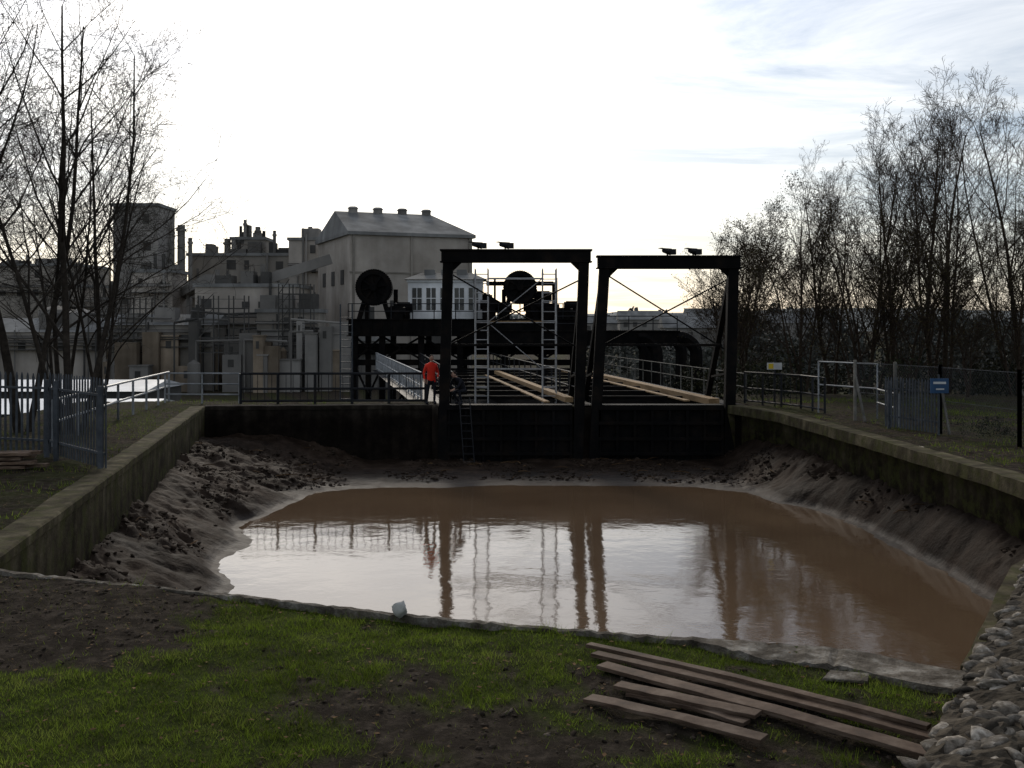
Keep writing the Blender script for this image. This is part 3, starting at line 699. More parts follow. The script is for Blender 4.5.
for x, y, r, z in ((-45.8, 145, .45, 16.0), (-44.4, 145, .55, 16.4), (-43.2, 145, .3, 14.7), (-37.8, 153, .25, 17.9), (-36, 153, .4, 16.9), (-33.2, 151, .25, 16.2), (-40.3, 153, .5, 15.2)):
    mb.tube((x, y, -4), (x, y, z), r, r * .9, 14); mb.tube((x, y, z - .8), (x, y, z - .5), r * 1.25, n=14)
mb.build('stacks', M['fac3'], g)
g = group('factory_conveyor'); mb = MB()
mb.beam((-33, 128, 7.2), (-22, 131, 11.0), 1.4, 1.2); mb.beam((-45, 141, 6), (-36, 129, 8.5), 1.3, 1.1)
for a in ((-28, 129.4), (-40.5, 135)): mb.beam((a[0], a[1], -4), (a[0], a[1], 8.5), .3)
mb.build('gallery', M['fac3'], g)
g = group('storage_tanks'); mb = MB()
for x, y, r, z in ((-49.5, 124, 1.6, 4.4), (-54, 128, 2.0, 4.8)):
    mb.tube((x, y, -4), (x, y, z), r, n=24); mb.tube((x, y, z), (x, y, z + .5), r, .3, n=24)
mb.build('tank_shells', M['fac3'], g)
def shed(x0, x1, y0, y1, z, rid, rm=None):
    g = group('low_shed'); mb = MB(); mb.box(x0, x1, y0, y1, -5, z - .25); mb.build('walls', M['fac_dark'], g)
    mb = MB(); ym = (y0 + y1) / 2
    mb.add([(x0 - .3, y0 - .3, z - .2), (x1 + .3, y0 - .3, z - .2), (x1 + .3, y1 + .3, z - .2), (x0 - .3, y1 + .3, z - .2), (x0 - .3, ym, z + rid), (x1 + .3, ym, z + rid)],
           [(0, 1, 5, 4), (1, 2, 5), (2, 3, 4, 5), (3, 0, 4), (3, 2, 1, 0)])
    mb.build('roof', rm or M['shed'], g)
shed(-40, -18.5, 44, 53, -1.7, .35); shed(-58, -21.5, 62, 70, -1.9, .4); shed(-75, -30, 88, 98, -2.2, .5); shed(-70, -45, 76, 84, -1.2, .8, M['fac_roof'])

# ------------------------------------------------------------------ fences
def palisade(P, h=2.0, m=None, sp=.155):
    g = group('palisade_fence'); mb = MB()
    for a, c in zip(P[:-1], P[1:]):
        L_ = math.dist(a, c); k = int(L_ / sp); dx, dy = (c[0] - a[0]) / L_, (c[1] - a[1]) / L_; nx, ny = -dy, dx
        z0 = 0.0
        for i in range(k):
            x = a[0] + dx * i * sp; y = a[1] + dy * i * sp; w_ = .028; tz = U(-.015, .015); hh_ = h + tz; ln = U(-.012, .012)
            vs = []
            for s_ in (-.012, .012):
                vs += [(x - dx * w_ + nx * s_, y - dy * w_ + ny * s_, z0 + .05), (x + dx * w_ + nx * s_, y + dy * w_ + ny * s_, z0 + .05),
                       (x + dx * (w_ + ln) + nx * s_, y + dy * (w_ + ln) + ny * s_, z0 + hh_ - .09), (x + dx * ln + nx * s_, y + dy * ln + ny * s_, z0 + hh_), (x - dx * (w_ - ln) + nx * s_, y - dy * (w_ - ln) + ny * s_, z0 + hh_ - .09)]
            mb.add(vs, [(0, 1, 2, 3, 4), (9, 8, 7, 6, 5), (0, 5, 6, 1), (1, 6, 7, 2), (2, 7, 8, 3), (3, 8, 9, 4), (4, 9, 5, 0)])
        for z in (.35, h - .35): mb.beam((a[0] + nx * .04, a[1] + ny * .04, z), (c[0] + nx * .04, c[1] + ny * .04, z), .05, .05)
        for i in range(int(L_ / 2.7) + 1):
            q = min(1, i * 2.7 / L_); mb.beam((a[0] + (c[0] - a[0]) * q + nx * .11, a[1] + (c[1] - a[1]) * q + ny * .11, -.3), (a[0] + (c[0] - a[0]) * q + nx * .11, a[1] + (c[1] - a[1]) * q + ny * .11, h - .15), .09)
    mb.build('pales_and_rails', m or M['galv_dull'], g)
palisade([(-8.35, 22.2), (-10.6, 24.8), (-20, 28.5)], 1.9, None, .17)
palisade([(10.9, 31.5), (11.6, 29.4)], 1.5, M['galv_dull'], .13)
g = group('handrail'); mb = MB(); rail_line(mb, [(-11.3, 26.6, 0), (-12.4, 34, 0), (-13.5, 42.5, 0)], 1.15, 2.4, .036, (1., .52)); mb.build('posts_and_rails', M['galv'], g)
g = group('handrail'); mb = MB(); rail_line(mb, [(-13.3, 41.4, 0), (-10.4, 41.2, 0)], 1.15, 1.4, .032, (1., .65, .3)); mb.build('posts_and_rails', M['galv'], g)
g = group('railing'); mb = MB()
rail_line(mb, [(-10.3, 41.0, 0), (-3.3, 41.3, 0)], 1.15, 1.4, .05, (1., .5, .1))
for i in range(26): mb.tube((-10.2 + i * .268, 41.0 + i * .0115, .1), (-10.2 + i * .268, 41.0 + i * .0115, 1.15), .012, n=4)
mb.build('posts_and_rails', M['steel_dark'], g)
g = group('railing'); mb = MB()
rail_line(mb, [(8.9, 41.3, 0), (10.3, 38.5, 0), (10.6, 36.6, 0)], 1.2, 1.2, .035, (1., .5, .1))
for i in range(10): mb.tube((8.95 + i * .14, 41.2 - i * .27, .1), (8.95 + i * .14, 41.2 - i * .27, 1.2), .014, n=4)
mb.build('posts_and_rails', M['steel_dark'], g)
g = group('handrail'); mb = MB()
for x0, y0, x1, y1, h in ((10.5, 37.0, 11.7, 34.6, 1.75), (11.7, 34.6, 11.4, 31.8, .95)):
    for z in (h, h * .55): mb.tube((x0, y0, z), (x1, y1, z), .025)
    for q in (0, 1): mb.tube((x0 + (x1 - x0) * q, y0 + (y1 - y0) * q, 0), (x0 + (x1 - x0) * q, y0 + (y1 - y0) * q, h + .02), .028)
mb.build('posts_and_rails', M['galv'], g)
g = group('chain_link_fence'); mb = MB(); mw = MB(); FP = [(10.8, 34), (11.9, 30), (12.5, 26.6), (19, 26.0)]
for a, c in zip(FP[:-1], FP[1:]):
    L_ = math.dist(a, c); k = max(1, round(L_ / 2.6)); h = 1.85
    for i in range(k + 1):
        q = i / k; x = a[0] + (c[0] - a[0]) * q; y = a[1] + (c[1] - a[1]) * q; mb.beam((x, y, -.2), (x, y, h + .05), .08)
    mb.beam((a[0] - .0, a[1], h - .4), (a[0] + (c[0] - a[0]) * .13, a[1] + (c[1] - a[1]) * .13, 0), .06)
    s_ = .11; kx = int(L_ / s_)
    for i in range(-int(h / s_), kx):
        for sg in (1, -1):
            u0, z0, u1, z1 = i * s_, 0, i * s_ + h, h
            if u0 < 0: z0 = -u0; u0 = 0
            if u1 > L_: z1 = h - (u1 - L_); u1 = L_
            if z1 <= z0: continue
            if sg < 0: u0, u1 = L_ - u0, L_ - u1
            f = lambda uu, z_: (a[0] + (c[0] - a[0]) * uu / L_, a[1] + (c[1] - a[1]) * uu / L_, z_)
            mw.path([f(u0, z0), f(u1, z1)], [.0028, .0028], 3, cap=False)
    for z_ in (h - .03, .9): mw.tube((*a, z_), (*c, z_), .006, n=4)
mb.build('posts', M['conc'], g); mw.build('wire_mesh', M['galv_dull'], g)
g = group('warning_sign'); mb = MB(); mb.box(11.35, 11.85, 29.30, 29.33, 1.15, 1.55); mb.build('plate', M['sign_blue'], g)
mb = MB(); mb.box(11.43, 11.77, 29.285, 29.298, 1.40, 1.46); mb.box(11.5, 11.72, 29.285, 29.298, 1.24, 1.28); mb.build('lettering', M['sign_white'], g)
mb = MB(); mb.tube((11.6, 29.36, -.1), (11.6, 29.36, 1.65), .03); mb.build('post', M['galv_dull'], g)
g = group('warning_sign'); mb = MB(); mb.box(9.45, 10.0, 40.0, 40.03, 1.35, 1.6); mb.build('plate', M['sign_white'], g)
mb = MB(); mb.box(9.5, 9.68, 39.985, 39.998, 1.38, 1.57); mb.build('symbol', M['sign_yellow'], g)
mb = MB(); mb.tube((9.75, 40.06, -.1), (9.75, 40.06, 1.9), .03); mb.build('post', M['steel_dark'], g)

# ------------------------------------------------------------------ planks, slab, stone
g = group('timber_planks')
def plank(nm, a, c, w_, z, th=.04, tilt=0):
    mb = MB(); a = Vector((*a, z)); c = Vector((*c, z + tilt)); n = 14; d = (c - a).normalized(); s = d.cross(Vector((0, 0, 1))).normalized(); vs = []; fs = []
    bow = U(-.03, .03)
    for i in range(n + 1):
        t_ = i / n; p = a.lerp(c, t_) + s * bow * math.sin(math.pi * t_) + Vector((0, 0, U(-.003, .003) + .012 * math.sin(3 * t_)))
        ww_ = w_ / 2 + U(-.005, .005)
        vs += [p - s * ww_ - Vector((0, 0, th / 2)), p + s * ww_ - Vector((0, 0, th / 2)), p + s * ww_ + Vector((0, 0, th / 2)), p - s * ww_ + Vector((0, 0, th / 2))]
    for i in range(n):
        for k in range(4): fs.append((i * 4 + k, i * 4 + (k + 1) % 4, (i + 1) * 4 + (k + 1) % 4, (i + 1) * 4 + k))
    fs += [(3, 2, 1, 0), tuple(n * 4 + k for k in range(4))]
    mb.add(vs, fs); mb.build(nm, M['plank'], g, bevel=.004)
plank('board_1', (.70, 9.90), (3.02, 7.82), .09, .07, .035, .02)
plank('board_2', (.74, 9.70), (3.05, 7.68), .12, .05, .035)
plank('board_3', (.78, 9.38), (2.9, 7.42), .16, .045, .035)
plank('board_4', (.86, 8.82), (1.86, 8.14), .15, .06, .03)
plank('board_5', (.60, 8.56), (1.80, 7.70), .15, .045, .03)
plank('board_6', (.95, 8.72), (1.75, 8.05), .12, .03, .03)
mb = MB(); mb.prism([(2.62, 9.12), (2.98, 9.04), (3.06, 9.25), (2.75, 9.34)], -.01, .02); mb.build('stone_slab', copem, bevel=.01)
pebbles('white_stone', [(-1.13, 11.02, .10)], .085, .086, mat('white_stone_mat', [(.4, .39, .36), (.6, .59, .55)], 12, .8, .4), flat=1.7, sub=3)
g = group('stacked_timber'); mb = MB()
for k in range(4):
    for q in range(2): mb.beam((-11.6 + U(-.2, .2), 22.1 + q * .3 + U(-.05, .05), .06 + k * .09), (-9.9 + U(-.3, .2), 22.4 + q * .3 + U(-.05, .05), .06 + k * .09), .24, .06)
mb.build('boards', M['plank'], g)

# ------------------------------------------------------------------ rubble wall
g = group('rubble_wall'); dr = Vector((.513, .858, 0)).normalized(); nrm = Vector((dr.y, -dr.x, 0)); S = Vector((.9, 3.69, 0)); LEN = 10.0; TW = .75
nu, nv = 300, 44; prof = []
for j in range(nv):
    t_ = j / (nv - 1)
    if t_ < .3: prof.append((0 - .06 * (1 - t_ / .3), -.1 + .70 * t_ / .3))
    elif t_ < .7: q = (t_ - .3) / .4; prof.append((TW * q, .6 + .05 * math.sin(math.pi * q)))
    else: q = (t_ - .7) / .3; prof.append((TW + .1 * q, .6 - .7 * q))
vs = []; fs = []
kn = fbm(np.arange(nu)[:, None] * .25 + 0 * np.arange(nv)[None, :], np.arange(nv)[None, :] * .5 + 0 * np.arange(nu)[:, None], 4, 4) - .5
for i in range(nu):
    p = S + dr * LEN * i / (nu - 1)
    for j, (a, z) in enumerate(prof):
        q = p + nrm * (a + kn[i, j] * .14); vs.append((q.x, q.y, z + kn[i, j] * .12))
for i in range(nu - 1):
    for j in range(nv - 1): fs.append((i * nv + j, (i + 1) * nv + j, (i + 1) * nv + j + 1, i * nv + j + 1))
fs.append(tuple(range(nv))); fs.append(tuple(range((nu - 1) * nv, nu * nv)))
mb = MB(); mb.add(vs, fs); mb.build('core', M['mortar'], g)
P = []
for i in range(2300):
    s_ = U(.0, LEN); t_ = R()
    if t_ < .15: a, z = 0.02, U(0, .57)
    elif t_ < .85: q = R(); a, z = TW * q, .58 + .05 * math.sin(math.pi * q)
    else: a, z = TW + .01, U(0, .57)
    q = S + dr * s_ + nrm * a; P.append((q.x, q.y, z + U(-.025, .008)))
ob = pebbles('stones', P, .012, .12, M['stone'], flat=.5, sub=2); ob.parent = g

# ------------------------------------------------------------------ trees
class TB:
    def __init__(s): s.v = []; s.f = []; s.n = 0; s.tips = []
    def path(s, pts, rs, n):
        P = np.array(pts); k = len(P); D_ = np.gradient(P, axis=0); D_ /= np.linalg.norm(D_, axis=1)[:, None] + 1e-9
        ref = np.cross(D_, np.array([.31, .17, .93])); ref /= np.linalg.norm(ref, axis=1)[:, None] + 1e-9; q = np.cross(D_, ref)
        a = 2 * np.pi * np.arange(n) / n
        V_ = P[:, None, :] + (ref[:, None, :] * np.cos(a)[None, :, None] + q[:, None, :] * np.sin(a)[None, :, None]) * np.array(rs)[:, None, None]
        s.v.append(V_.reshape(-1, 3)); i, j = np.meshgrid(np.arange(k - 1), np.arange(n), indexing='ij'); j2 = (j + 1) % n
        s.f.append((np.stack([i * n + j, i * n + j2, (i + 1) * n + j2, (i + 1) * n + j], -1).reshape(-1, 4)) + s.n); s.n += k * n
def rv():
    return Vector((random.gauss(0, 1), random.gauss(0, 1), random.gauss(0, 1)))
def branch(tb, p, d, L_, r, lv, cfg):
    n = (9, 6, 5, 4, 3)[lv]; pts = [tuple(p)]; rs = [r]; ps = [(p.copy(), d.copy(), r)]
    for i in range(n):
        d = (d + rv() * cfg['wander'][lv] + Vector((0, 0, cfg['up'][lv]))).normalized(); p = p + d * (L_ / n)
        rr = max(cfg['rmin'], r * (1 - (.72 if lv else .8) * (i + 1) / n)); pts.append(tuple(p)); rs.append(rr); ps.append((p.copy(), d.copy(), rr))
    tb.path(pts, rs, (8, 5, 4, 3, 3)[lv])
    if lv >= cfg['levels']:
        tb.tips.append(tuple(p)); return
    k = cfg['kids'][lv]; t0 = cfg['t0'][lv]
    for c in range(k):
        t_ = t0 + (1 - t0) * (c + R()) / k; i = min(n, max(0, int(t_ * n + .5))); bp_, bd, br = ps[i]
        side = bd.cross(rv()).normalized(); an = math.radians(U(*cfg['ang'][lv]))
        nd = (bd * math.cos(an) + side * math.sin(an)).normalized()
        branch(tb, bp_, nd, L_ * U(*cfg['len'][lv]) * (1.15 - .6 * t_), max(cfg['rmin'], br * U(.4, .62)), lv + 1, cfg)
def tree_mesh(seed, cfg, m, leaves=0, leafm=None, lsize=.05):
    random.seed(seed); np.random.seed(seed); tb = TB()
    for (ox, oy, dx, dy, hh_, r) in cfg['stems']: branch(tb, Vector((ox, oy, -.3)), Vector((dx, dy, 1)).normalized(), hh_, r, 0, cfg)
    parts = [(np.concatenate(tb.v), np.concatenate(tb.f), m)]
    if leaves:
        T = np.array(tb.tips); T = T[np.random.randint(0, len(T), leaves)] + np.random.normal(0, .12, (leaves, 3))
        a = np.random.normal(0, 1, (leaves, 3)); a /= np.linalg.norm(a, axis=1)[:, None]; b_ = np.cross(a, np.random.normal(0, 1, (leaves, 3))); b_ /= np.linalg.norm(b_, axis=1)[:, None]
        s_ = np.random.uniform(.5, 1, (leaves, 1)) * lsize
        q = np.stack([T - a * s_, T - b_ * s_ * .6, T + a * s_, T + b_ * s_ * .6], 1).reshape(-1, 3); parts.append((q, np.arange(leaves * 4).reshape(-1, 4), leafm))
    return parts
def place_tree(name, parts, loc, rot, sc):
    g = group(name); g.location = loc; g.rotation_euler = (0, 0, rot); g.scale = (sc, sc, sc)
    for k, me in enumerate(parts):
        ob = bpy.data.objects.new(('branches', 'leaves')[k], me); scene.collection.objects.link(ob); ob.parent = g
def to_meshes(parts, nm):
    out = []
    for k, (V_, F_, m) in enumerate(parts):
        ob = np_mesh(nm, V_, F_, m, smooth=(k == 0)); me = ob.data; bpy.data.objects.remove(ob); out.append(me)
    return out
base = dict(levels=4, wander=[.045, .09, .12, .15, .2], up=[.02, .05, .03, .0, -.03], kids=[12, 6, 5, 3], t0=[.25, .2, .15, .2],
            ang=[(25, 48), (25, 50), (25, 55), (25, 55)], len=[(.36, .5), (.42, .6), (.45, .65), (.5, .7)], rmin=.0045)
LT = []
LT.append(to_meshes(tree_mesh(11, dict(base, stems=[(0, 0, .04, 0, 12.5, .12), (.25, .1, .22, .05, 11.5, .09), (-.2, .1, -.2, -.05, 11, .08)]), M['bark']), 't'))
LT.append(to_meshes(tree_mesh(12, dict(base, stems=[(0, 0, -.08, 0, 13, .13), (.2, 0, .16, .1, 12, .10)]), M['bark']), 't'))
LT.append(to_meshes(tree_mesh(15, dict(base, stems=[(0, 0, .1, 0, 11, .10), (-.2, 0, -.22, .1, 10, .08), (.1, 0, .3, -.1, 9, .07)]), M['bark']), 't'))
for k, x, y, r_, s_ in ((0, -12.3, 30, .2, 1.0), (1, -13.9, 30.5, 1.0, 1.05), (2, -15.4, 29.5, 2.2, 1.0), (1, -18.5, 31, 4.0, 1.1), (2, -14.6, 35, 2.8, .9), (0, -20, 37, 5, 1.0), (2, -12.6, 33, 5.1, .9)):
    place_tree('bare_tree', LT[k], (x, y, 0), r_, s_)
rb = dict(base, rmin=.0065, up=[.02, .09, .08, .05, .02], ang=[(25, 45), (22, 45), (22, 50), (25, 55)], kids=[12, 7, 5, 3], t0=[.18, .15, .15, .2])
RT = []
RT.append(to_meshes(tree_mesh(31, dict(rb, stems=[(0, 0, 0, 0, 13, .13), (.3, .1, .2, .1, 12, .09), (-.3, .1, -.22, 0, 11.5, .09)]), M['bark_r']), 't'))
RT.append(to_meshes(tree_mesh(32, dict(rb, stems=[(0, 0, .05, 0, 12.5, .14), (-.3, 0, -.15, .1, 11.5, .10)]), M['bark_r']), 't'))
RT.append(to_meshes(tree_mesh(33, dict(rb, stems=[(0, 0, .0, 0, 9, .10), (.2, 0, .3, .1, 8, .07), (-.2, 0, -.3, 0, 8, .07)], t0=[.1, .1, .1, .2]), M['bark_r'], 6000, M['leaf'], .055), 't'))
for k, x, y, r_, s_ in ((0, 20.0, 50, .3, .98), (1, 17.6, 50, 1.3, .86), (0, 24.0, 51, 2.6, 1.0), (1, 15.6, 53, 3.3, .78), (2, 13.4, 50, .4, .95), (2, 10.9, 54, 2.0, .88), (1, 22.5, 58, 4.2, 1.1), (1, 28, 55, 5.2, 1.1), (2, 17.2, 47, 1.9, .78), (2, 21.5, 46, 3.1, .78),
                        (0, 18.6, 56, 5.0, .92), (2, 15.8, 49, 5.5, .88), (2, 12.2, 57, 1.2, 1.0), (2, 24.5, 48, .7, .9), (2, 19.2, 45.5, 4.4, .6)):
    place_tree('bare_tree', RT[k], (x, y, float(gz(np.array(x), np.array(y))) - .1), r_, s_)
random.seed(5); np.random.seed(5)

def leafmass(name, blobs, per, size, m, parent=None):
    out = []
    for (x, y, z, rx, ry, rz) in blobs:
        n = int(per * rx * rz); a = np.random.normal(0, 1, (n, 3)); a /= np.linalg.norm(a, axis=1)[:, None]; a *= np.random.uniform(.45, 1.05, (n, 1)) ** .6
        P_ = np.array([x, y, z]) + a * np.array([rx, ry, rz]) * (1 + .3 * np.sin(a[:, :1] * 7 + x)); out.append(P_)
    T = np.concatenate(out); n = len(T)
    a = np.random.normal(0, 1, (n, 3)); a /= np.linalg.norm(a, axis=1)[:, None]; b_ = np.cross(a, np.random.normal(0, 1, (n, 3))); b_ /= np.linalg.norm(b_, axis=1)[:, None]
    s_ = np.random.uniform(.5, 1, (n, 1)) * size
    q = np.stack([T - a * s_, T - b_ * s_ * .6, T + a * s_, T + b_ * s_ * .6], 1).reshape(-1, 3)
    return np_mesh(name, q, np.arange(n * 4).reshape(-1, 4), m, smooth=False)
bl = []
for i in range(60):
    x = U(9.5, 40); y = U(44, 62); bl.append((x, y, float(gz(np.array(x), np.array(y))) + U(.3, .9), U(.9, 2.2), U(.8, 1.5), U(.7, 1.6)))
leafmass('shrubs', bl, 220, .10, M['shrub'])
bl = []
for i in range(22):
    t_ = R(); x = 12.6 + 5 * t_ + U(-.3, .3); y = 27.2 + U(0, 6); bl.append((x, y, .1, U(.25, .8), U(.25, .6), U(.12, .5)))
leafmass('brambles', bl, 1500, .035, M['shrub'])
bl = []
for i in range(150):
    x = U(10, 150); y = U(95, 190); bl.append((x, y, -2.8 + U(0, 1.2), U(2.5, 5), U(2, 4), U(2.2, 4.6)))
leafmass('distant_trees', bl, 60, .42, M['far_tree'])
bl = []
for i in range(110):
    x = U(-220, 420); y = U(330, 460); bl.append((x, y, -2 + U(0, 2), U(7, 14), U(4, 8), U(5, 9)))
leafmass('distant_trees', bl, 12, 1.3, mat('hazy_woodland', [(.10, .11, .105), (.14, .15, .14)], .03, .95, 0, island=.2))  # haze painted in as a paler leaf colour
nx_, ny_ = 160, 14; xs_ = np.linspace(-2200, 2600, nx_); ys_ = np.linspace(1200, 3400, ny_); HX, HY = np.meshgrid(xs_, ys_)
HZ = -4.4 + (np.sin(np.pi * np.linspace(0, 1, ny_)) ** .8)[:, None] * (8 + 52 * fbm(HX / 500 + 3, HY / 900, 4, 7)) * (.75 + .25 * sm(-300, 900, HX)) + (fbm(HX / 18, HY / 18, 3, 2) - .5) * 12
idx = np.arange(nx_ * ny_).reshape(ny_, nx_)
F = np.stack([idx[:-1, :-1], idx[:-1, 1:], idx[1:, 1:], idx[1:, :-1]], -1).reshape(-1, 4)
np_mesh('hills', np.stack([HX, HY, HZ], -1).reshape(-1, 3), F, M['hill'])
for (x, y, w_, h_) in ((27, 190, 10, 5), (62, 260, 14, 6), (38, 230, 9, 6), (30, 300, 12, 7), (52, 320, 10, 8), (20, 340, 14, 6)):
    g = group('distant_house'); mb = MB(); mb.box(x, x + w_, y, y + 7, -5, h_ - 2.5); mb.build('walls', M['fac3'], g)
    mb = MB(); z = h_ - 2.5; mb.add([(x - .4, y - .4, z), (x + w_ + .4, y - .4, z), (x + w_ + .4, y + 7.4, z), (x - .4, y + 7.4, z), (x - .4, y + 3.5, z + 2.5), (x + w_ + .4, y + 3.5, z + 2.5)], [(0, 1, 5, 4), (1, 2, 5), (2, 3, 4, 5), (3, 0, 4), (3, 2, 1, 0)])
    mb.build('roof', M['fac_roof'], g)
    mb = MB(); [mb.box(x + 1 + i * 2.6, x + 2.2 + i * 2.6, y - .05, y + .05, z - 2, z - .7) for i in range(3)]; mb.build('windows', M['fac_dark'], g)

# ------------------------------------------------------------------ people
def person(J, loc, yaw, rule, headtilt=0):
    g = group('person'); names = list(J.keys()); edges = [('pelvis', 'waist'), ('waist', 'chest'), ('chest', 'neck'), ('neck', 'headb')]
    for s in 'LR': edges += [('chest', 'sh' + s), ('sh' + s, 'el' + s), ('el' + s, 'wr' + s), ('wr' + s, 'pa' + s), ('pelvis', 'hip' + s), ('hip' + s, 'kn' + s), ('kn' + s, 'an' + s), ('an' + s, 'toe' + s)]
    rad = dict(pelvis=.15, waist=.135, chest=.16, neck=.06, headb=.06, sh=.075, el=.05, wr=.035, pa=.035, hip=.095, kn=.062, an=.045, toe=.04)
    vs = [Vector(J[n]) for n in names]; rr = [rad.get(n, rad.get(n[:-1], .05)) for n in names]; es = [(names.index(a), names.index(c)) for a, c in edges]
    for s in 'LR':
        wr, pa = Vector(J['wr' + s]), Vector(J['pa' + s]); d = (pa - wr).normalized(); sd = d.cross(Vector((1, 0, 0))).normalized()
        for k, ln in enumerate((.06, .075, .08, .072, .055)):
            o_ = (k - 2) * .018; base_ = pa + sd * o_; i0 = len(vs)
            dd = (d + sd * (.8 if k == 0 else .05 * (k - 2))).normalized()
            vs.append(base_ + dd * ln * .55); rr.append(.009); vs.append(base_ + dd * ln + d.cross(sd) * .015); rr.append(.008)
            es += [(names.index('pa' + s), i0), (i0, i0 + 1)]
    me = bpy.data.meshes.new('b'); me.from_pydata(vs, es, []); ob = bpy.data.objects.new('b', me); scene.collection.objects.link(ob)
    ob.modifiers.new('s', 'SKIN'); ob.modifiers.new('ss', 'SUBSURF').levels = 1
    for i, v_ in enumerate(me.skin_vertices[0].data): v_.radius = (rr[i], rr[i]); v_.use_root = (i == names.index('pelvis'))
    dg = bpy.context.evaluated_depsgraph_get(); m2 = bpy.data.meshes.new_from_object(ob.evaluated_get(dg)); bpy.data.objects.remove(ob)
    m2.materials.clear(); keys = ['hivis', 'cloth_dark', 'skin', 'reflective']
    for k in keys: m2.materials.append(M[k])
    hands = [Vector(J['pa' + s]) for s in 'LR']; nk = Vector(J['neck'])
    for p in m2.polygons:
        p.use_smooth = True; c = p.center
        if min((c - h).length for h in hands) < .12 or c.z > nk.z + .02 and (c - nk).length < .2 and (c - Vector(J['headb'])).length < .14: p.material_index = 2
        else: p.material_index = keys.index(rule(c))
    b_ = bpy.data.objects.new('body', m2); scene.collection.objects.link(b_); b_.parent = g
    hb = Vector(J['headb']); hc = hb + Vector((0, -.01, .09)) if not headtilt else hb + Vector((0, -.06, .05))
    def ell(nm, c, r, m):
        bm = bmesh.new(); bmesh.ops.create_uvsphere(bm, u_segments=16, v_segments=12, radius=1)
        for v_ in bm.verts:
            x, y, z = v_.co; k_ = 1 - .18 * max(0, -z); v_.co = Vector((c[0] + x * r[0] * k_, c[1] + y * r[1] * k_, c[2] + z * r[2]))
        me = bpy.data.meshes.new(nm); bm.to_mesh(me); bm.free(); me.polygons.foreach_set('use_smooth', [True] * len(me.polygons)); me.materials.append(m)
        o_ = bpy.data.objects.new(nm, me); scene.collection.objects.link(o_); o_.parent = g
    ell('head', hc, (.078, .098, .12), M['skin']); ell('hair', hc + Vector((0, .018, .028)), (.084, .096, .108), M['hat'])
    ell('nose', hc + Vector((0, -.1, -.01)), (.013, .02, .022), M['skin'])
    for s in (-1, 1):
        ell('ear', hc + Vector((s * .08, .0, -.005)), (.012, .022, .032), M['skin']); ell('eye', hc + Vector((s * .03, -.086, .015)), (.012, .01, .008), M['glass'])
    ell('mouth', hc + Vector((0, -.088, -.05)), (.024, .01, .006), M['hivis'])
    for s in 'LR':
        t_ = Vector(J['toe' + s]); a_ = Vector(J['an' + s]); ell('boot_' + s, (t_ + a_) / 2 + Vector((0, -.01, -.025)), (.05, .13, .055), M['cloth_dark'])
    g.location = loc; g.rotation_euler = (0, 0, yaw)
J1 = dict(pelvis=(0, 0, .95), waist=(0, .01, 1.12), chest=(0, 0, 1.36), neck=(0, -.01, 1.54), headb=(0, -.03, 1.62),
          shL=(.19, 0, 1.44), elL=(.27, .02, 1.16), wrL=(.22, -.16, .98), paL=(.2, -.24, .95), shR=(-.19, 0, 1.44), elR=(-.27, .06, 1.16), wrR=(-.26, -.02, .9), paR=(-.26, -.05, .81),
          hipL=(.1, 0, .88), knL=(.12, -.06, .5), anL=(.12, .0, .09), toeL=(.14, -.16, .04), hipR=(-.1, 0, .88), knR=(-.13, .0, .5), anR=(-.14, .1, .09), toeR=(-.17, -.06, .04))
person(J1, (-3.02, 40.35, .05), math.radians(20), lambda c: 'reflective' if (1.1 < c.z < 1.16 and abs(c.x) < .24) else ('hivis' if c.z > .86 else 'cloth_dark'))
J2 = dict(pelvis=(0, .18, .55), waist=(0, .08, .70), chest=(0, -.1, .86), neck=(0, -.22, 1.0), headb=(0, -.27, 1.06),
          shL=(.19, -.14, .92), elL=(.24, -.3, .7), wrL=(.14, -.46, .58), paL=(.1, -.53, .54), shR=(-.19, -.14, .92), elR=(-.25, -.26, .68), wrR=(-.16, -.44, .55), paR=(-.12, -.51, .5),
          hipL=(.11, .16, .5), knL=(.17, -.24, .5), anL=(.14, -.04, .09), toeL=(.16, -.2, .04), hipR=(-.11, .16, .5), knR=(-.18, -.2, .42), anR=(-.14, .12, .1), toeR=(-.16, -.04, .04))
person(J2, (-1.95, 40.25, .05), math.radians(-40), lambda c: 'cloth_dark', headtilt=1)

# ------------------------------------------------------------------ world, sun, camera
SE, SA = math.radians(27), math.radians(-10)
sd_ = Vector((math.cos(SE) * math.sin(SA), math.cos(SE) * math.cos(SA), math.sin(SE)))
wd = bpy.data.worlds.new('World'); scene.world = wd; wd.use_nodes = True; nt = wd.node_tree; N = nt.nodes; L = nt.links; N.clear()
out = N.new('ShaderNodeOutputWorld'); add = N.new('ShaderNodeAddShader'); b1 = N.new('ShaderNodeBackground'); b2 = N.new('ShaderNodeBackground')
sky = N.new('ShaderNodeTexSky'); sky.sky_type = 'NISHITA'; sky.sun_disc = False; sky.sun_elevation = SE; sky.sun_rotation = SA
L.new(sky.outputs[0], b1.inputs[0]); b1.inputs[1].default_value = .05
tc = N.new('ShaderNodeTexCoord'); nv_ = N.new('ShaderNodeVectorMath'); nv_.operation = 'NORMALIZE'; L.new(tc.outputs['Generated'], nv_.inputs[0])
dt = N.new('ShaderNodeVectorMath'); dt.operation = 'DOT_PRODUCT'; L.new(nv_.outputs[0], dt.inputs[0]); dt.inputs[1].default_value = sd_
def mth(op, a, b_=None, c=None):
    m_ = N.new('ShaderNodeMath'); m_.operation = op
    for i, q in enumerate((a, b_, c)):
        if q is None: continue
        if isinstance(q, (int, float)): m_.inputs[i].default_value = q
        else: L.new(q, m_.inputs[i])
    return m_.outputs[0]
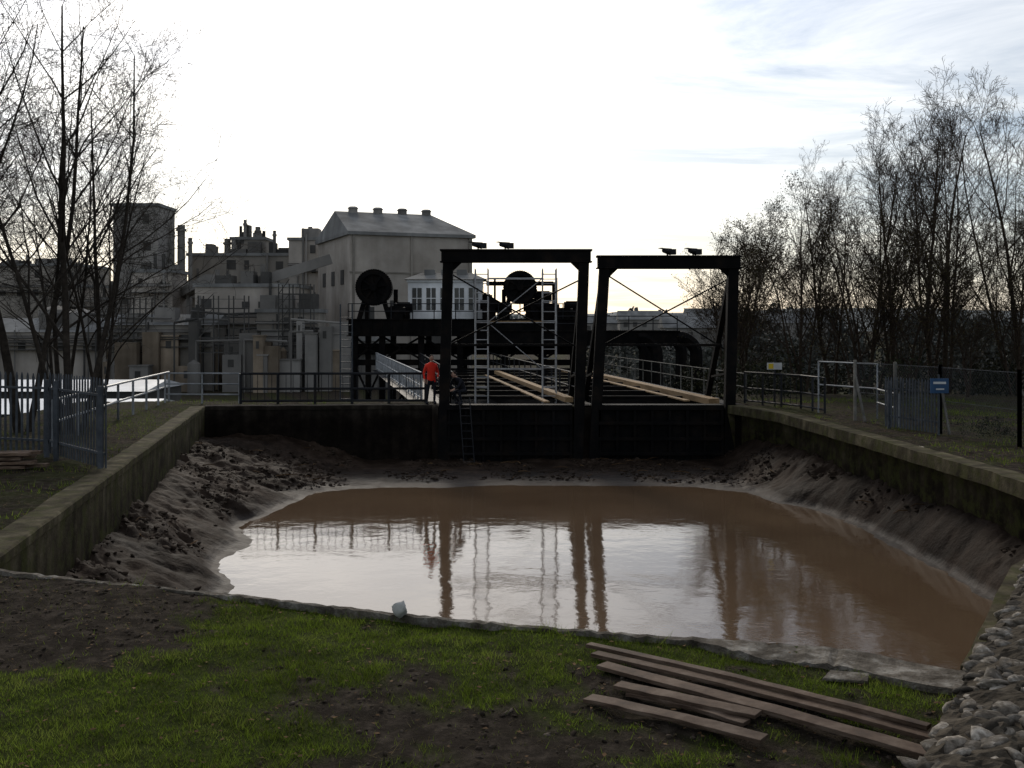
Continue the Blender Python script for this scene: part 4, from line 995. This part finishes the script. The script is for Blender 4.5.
pw = mth('POWER', mth('MAXIMUM', dt.outputs['Value'], 0.0), 11.0)
br = mth('MULTIPLY_ADD', pw, 1.25, .47)
sp = N.new('ShaderNodeSeparateXYZ'); L.new(nv_.outputs[0], sp.inputs[0])
zz_ = mth('ADD', mth('MAXIMUM', sp.outputs[2], 0.0), .08)
cx = mth('DIVIDE', sp.outputs[0], zz_); cy = mth('DIVIDE', sp.outputs[1], zz_)
cb = N.new('ShaderNodeCombineXYZ'); L.new(cx, cb.inputs[0]); L.new(cy, cb.inputs[1])
mp = N.new('ShaderNodeMapping'); mp.inputs['Scale'].default_value = (.55, 1.0, 1); mp.inputs['Rotation'].default_value = (0, 0, .25); L.new(cb.outputs[0], mp.inputs[0])
no = N.new('ShaderNodeTexNoise'); no.inputs['Scale'].default_value = 1.1; no.inputs['Detail'].default_value = 10; no.inputs['Roughness'].default_value = .64; no.inputs['Distortion'].default_value = .5
L.new(mp.outputs[0], no.inputs['Vector'])
cr = N.new('ShaderNodeValToRGB'); cr.color_ramp.elements[0].position = .40; cr.color_ramp.elements[0].color = (.36, .42, .52, 1)
cr.color_ramp.elements[1].position = .60; cr.color_ramp.elements[1].color = (1, .985, .965, 1); L.new(no.outputs[0], cr.inputs[0])
sc = N.new('ShaderNodeVectorMath'); sc.operation = 'SCALE'; L.new(cr.outputs[0], sc.inputs[0]); L.new(br, sc.inputs['Scale'])
L.new(sc.outputs[0], b2.inputs[0]); b2.inputs[1].default_value = 1.0
L.new(b1.outputs[0], add.inputs[0]); L.new(b2.outputs[0], add.inputs[1]); L.new(add.outputs[0], out.inputs[0])
ld = bpy.data.lights.new('sun', 'SUN'); ld.energy = 1.5; ld.angle = math.radians(10); ld.color = (1, .90, .76)
lo = bpy.data.objects.new('sun', ld); scene.collection.objects.link(lo); lo.rotation_euler = sd_.to_track_quat('Z', 'Y').to_euler(); lo.location = (0, 20, 40)
cam = bpy.data.cameras.new('camera'); co = bpy.data.objects.new('camera', cam); scene.collection.objects.link(co)
co.location = (0, 0, 3); co.rotation_euler = (math.radians(90), 0, 0); cam.sensor_width = 36; cam.lens = 37.97; cam.shift_y = -59 / 1024
cam.clip_end = 8000; cam.clip_start = .1; scene.camera = co
scene.view_settings.view_transform = 'Standard'; scene.view_settings.look = 'None'; scene.view_settings.exposure = 0
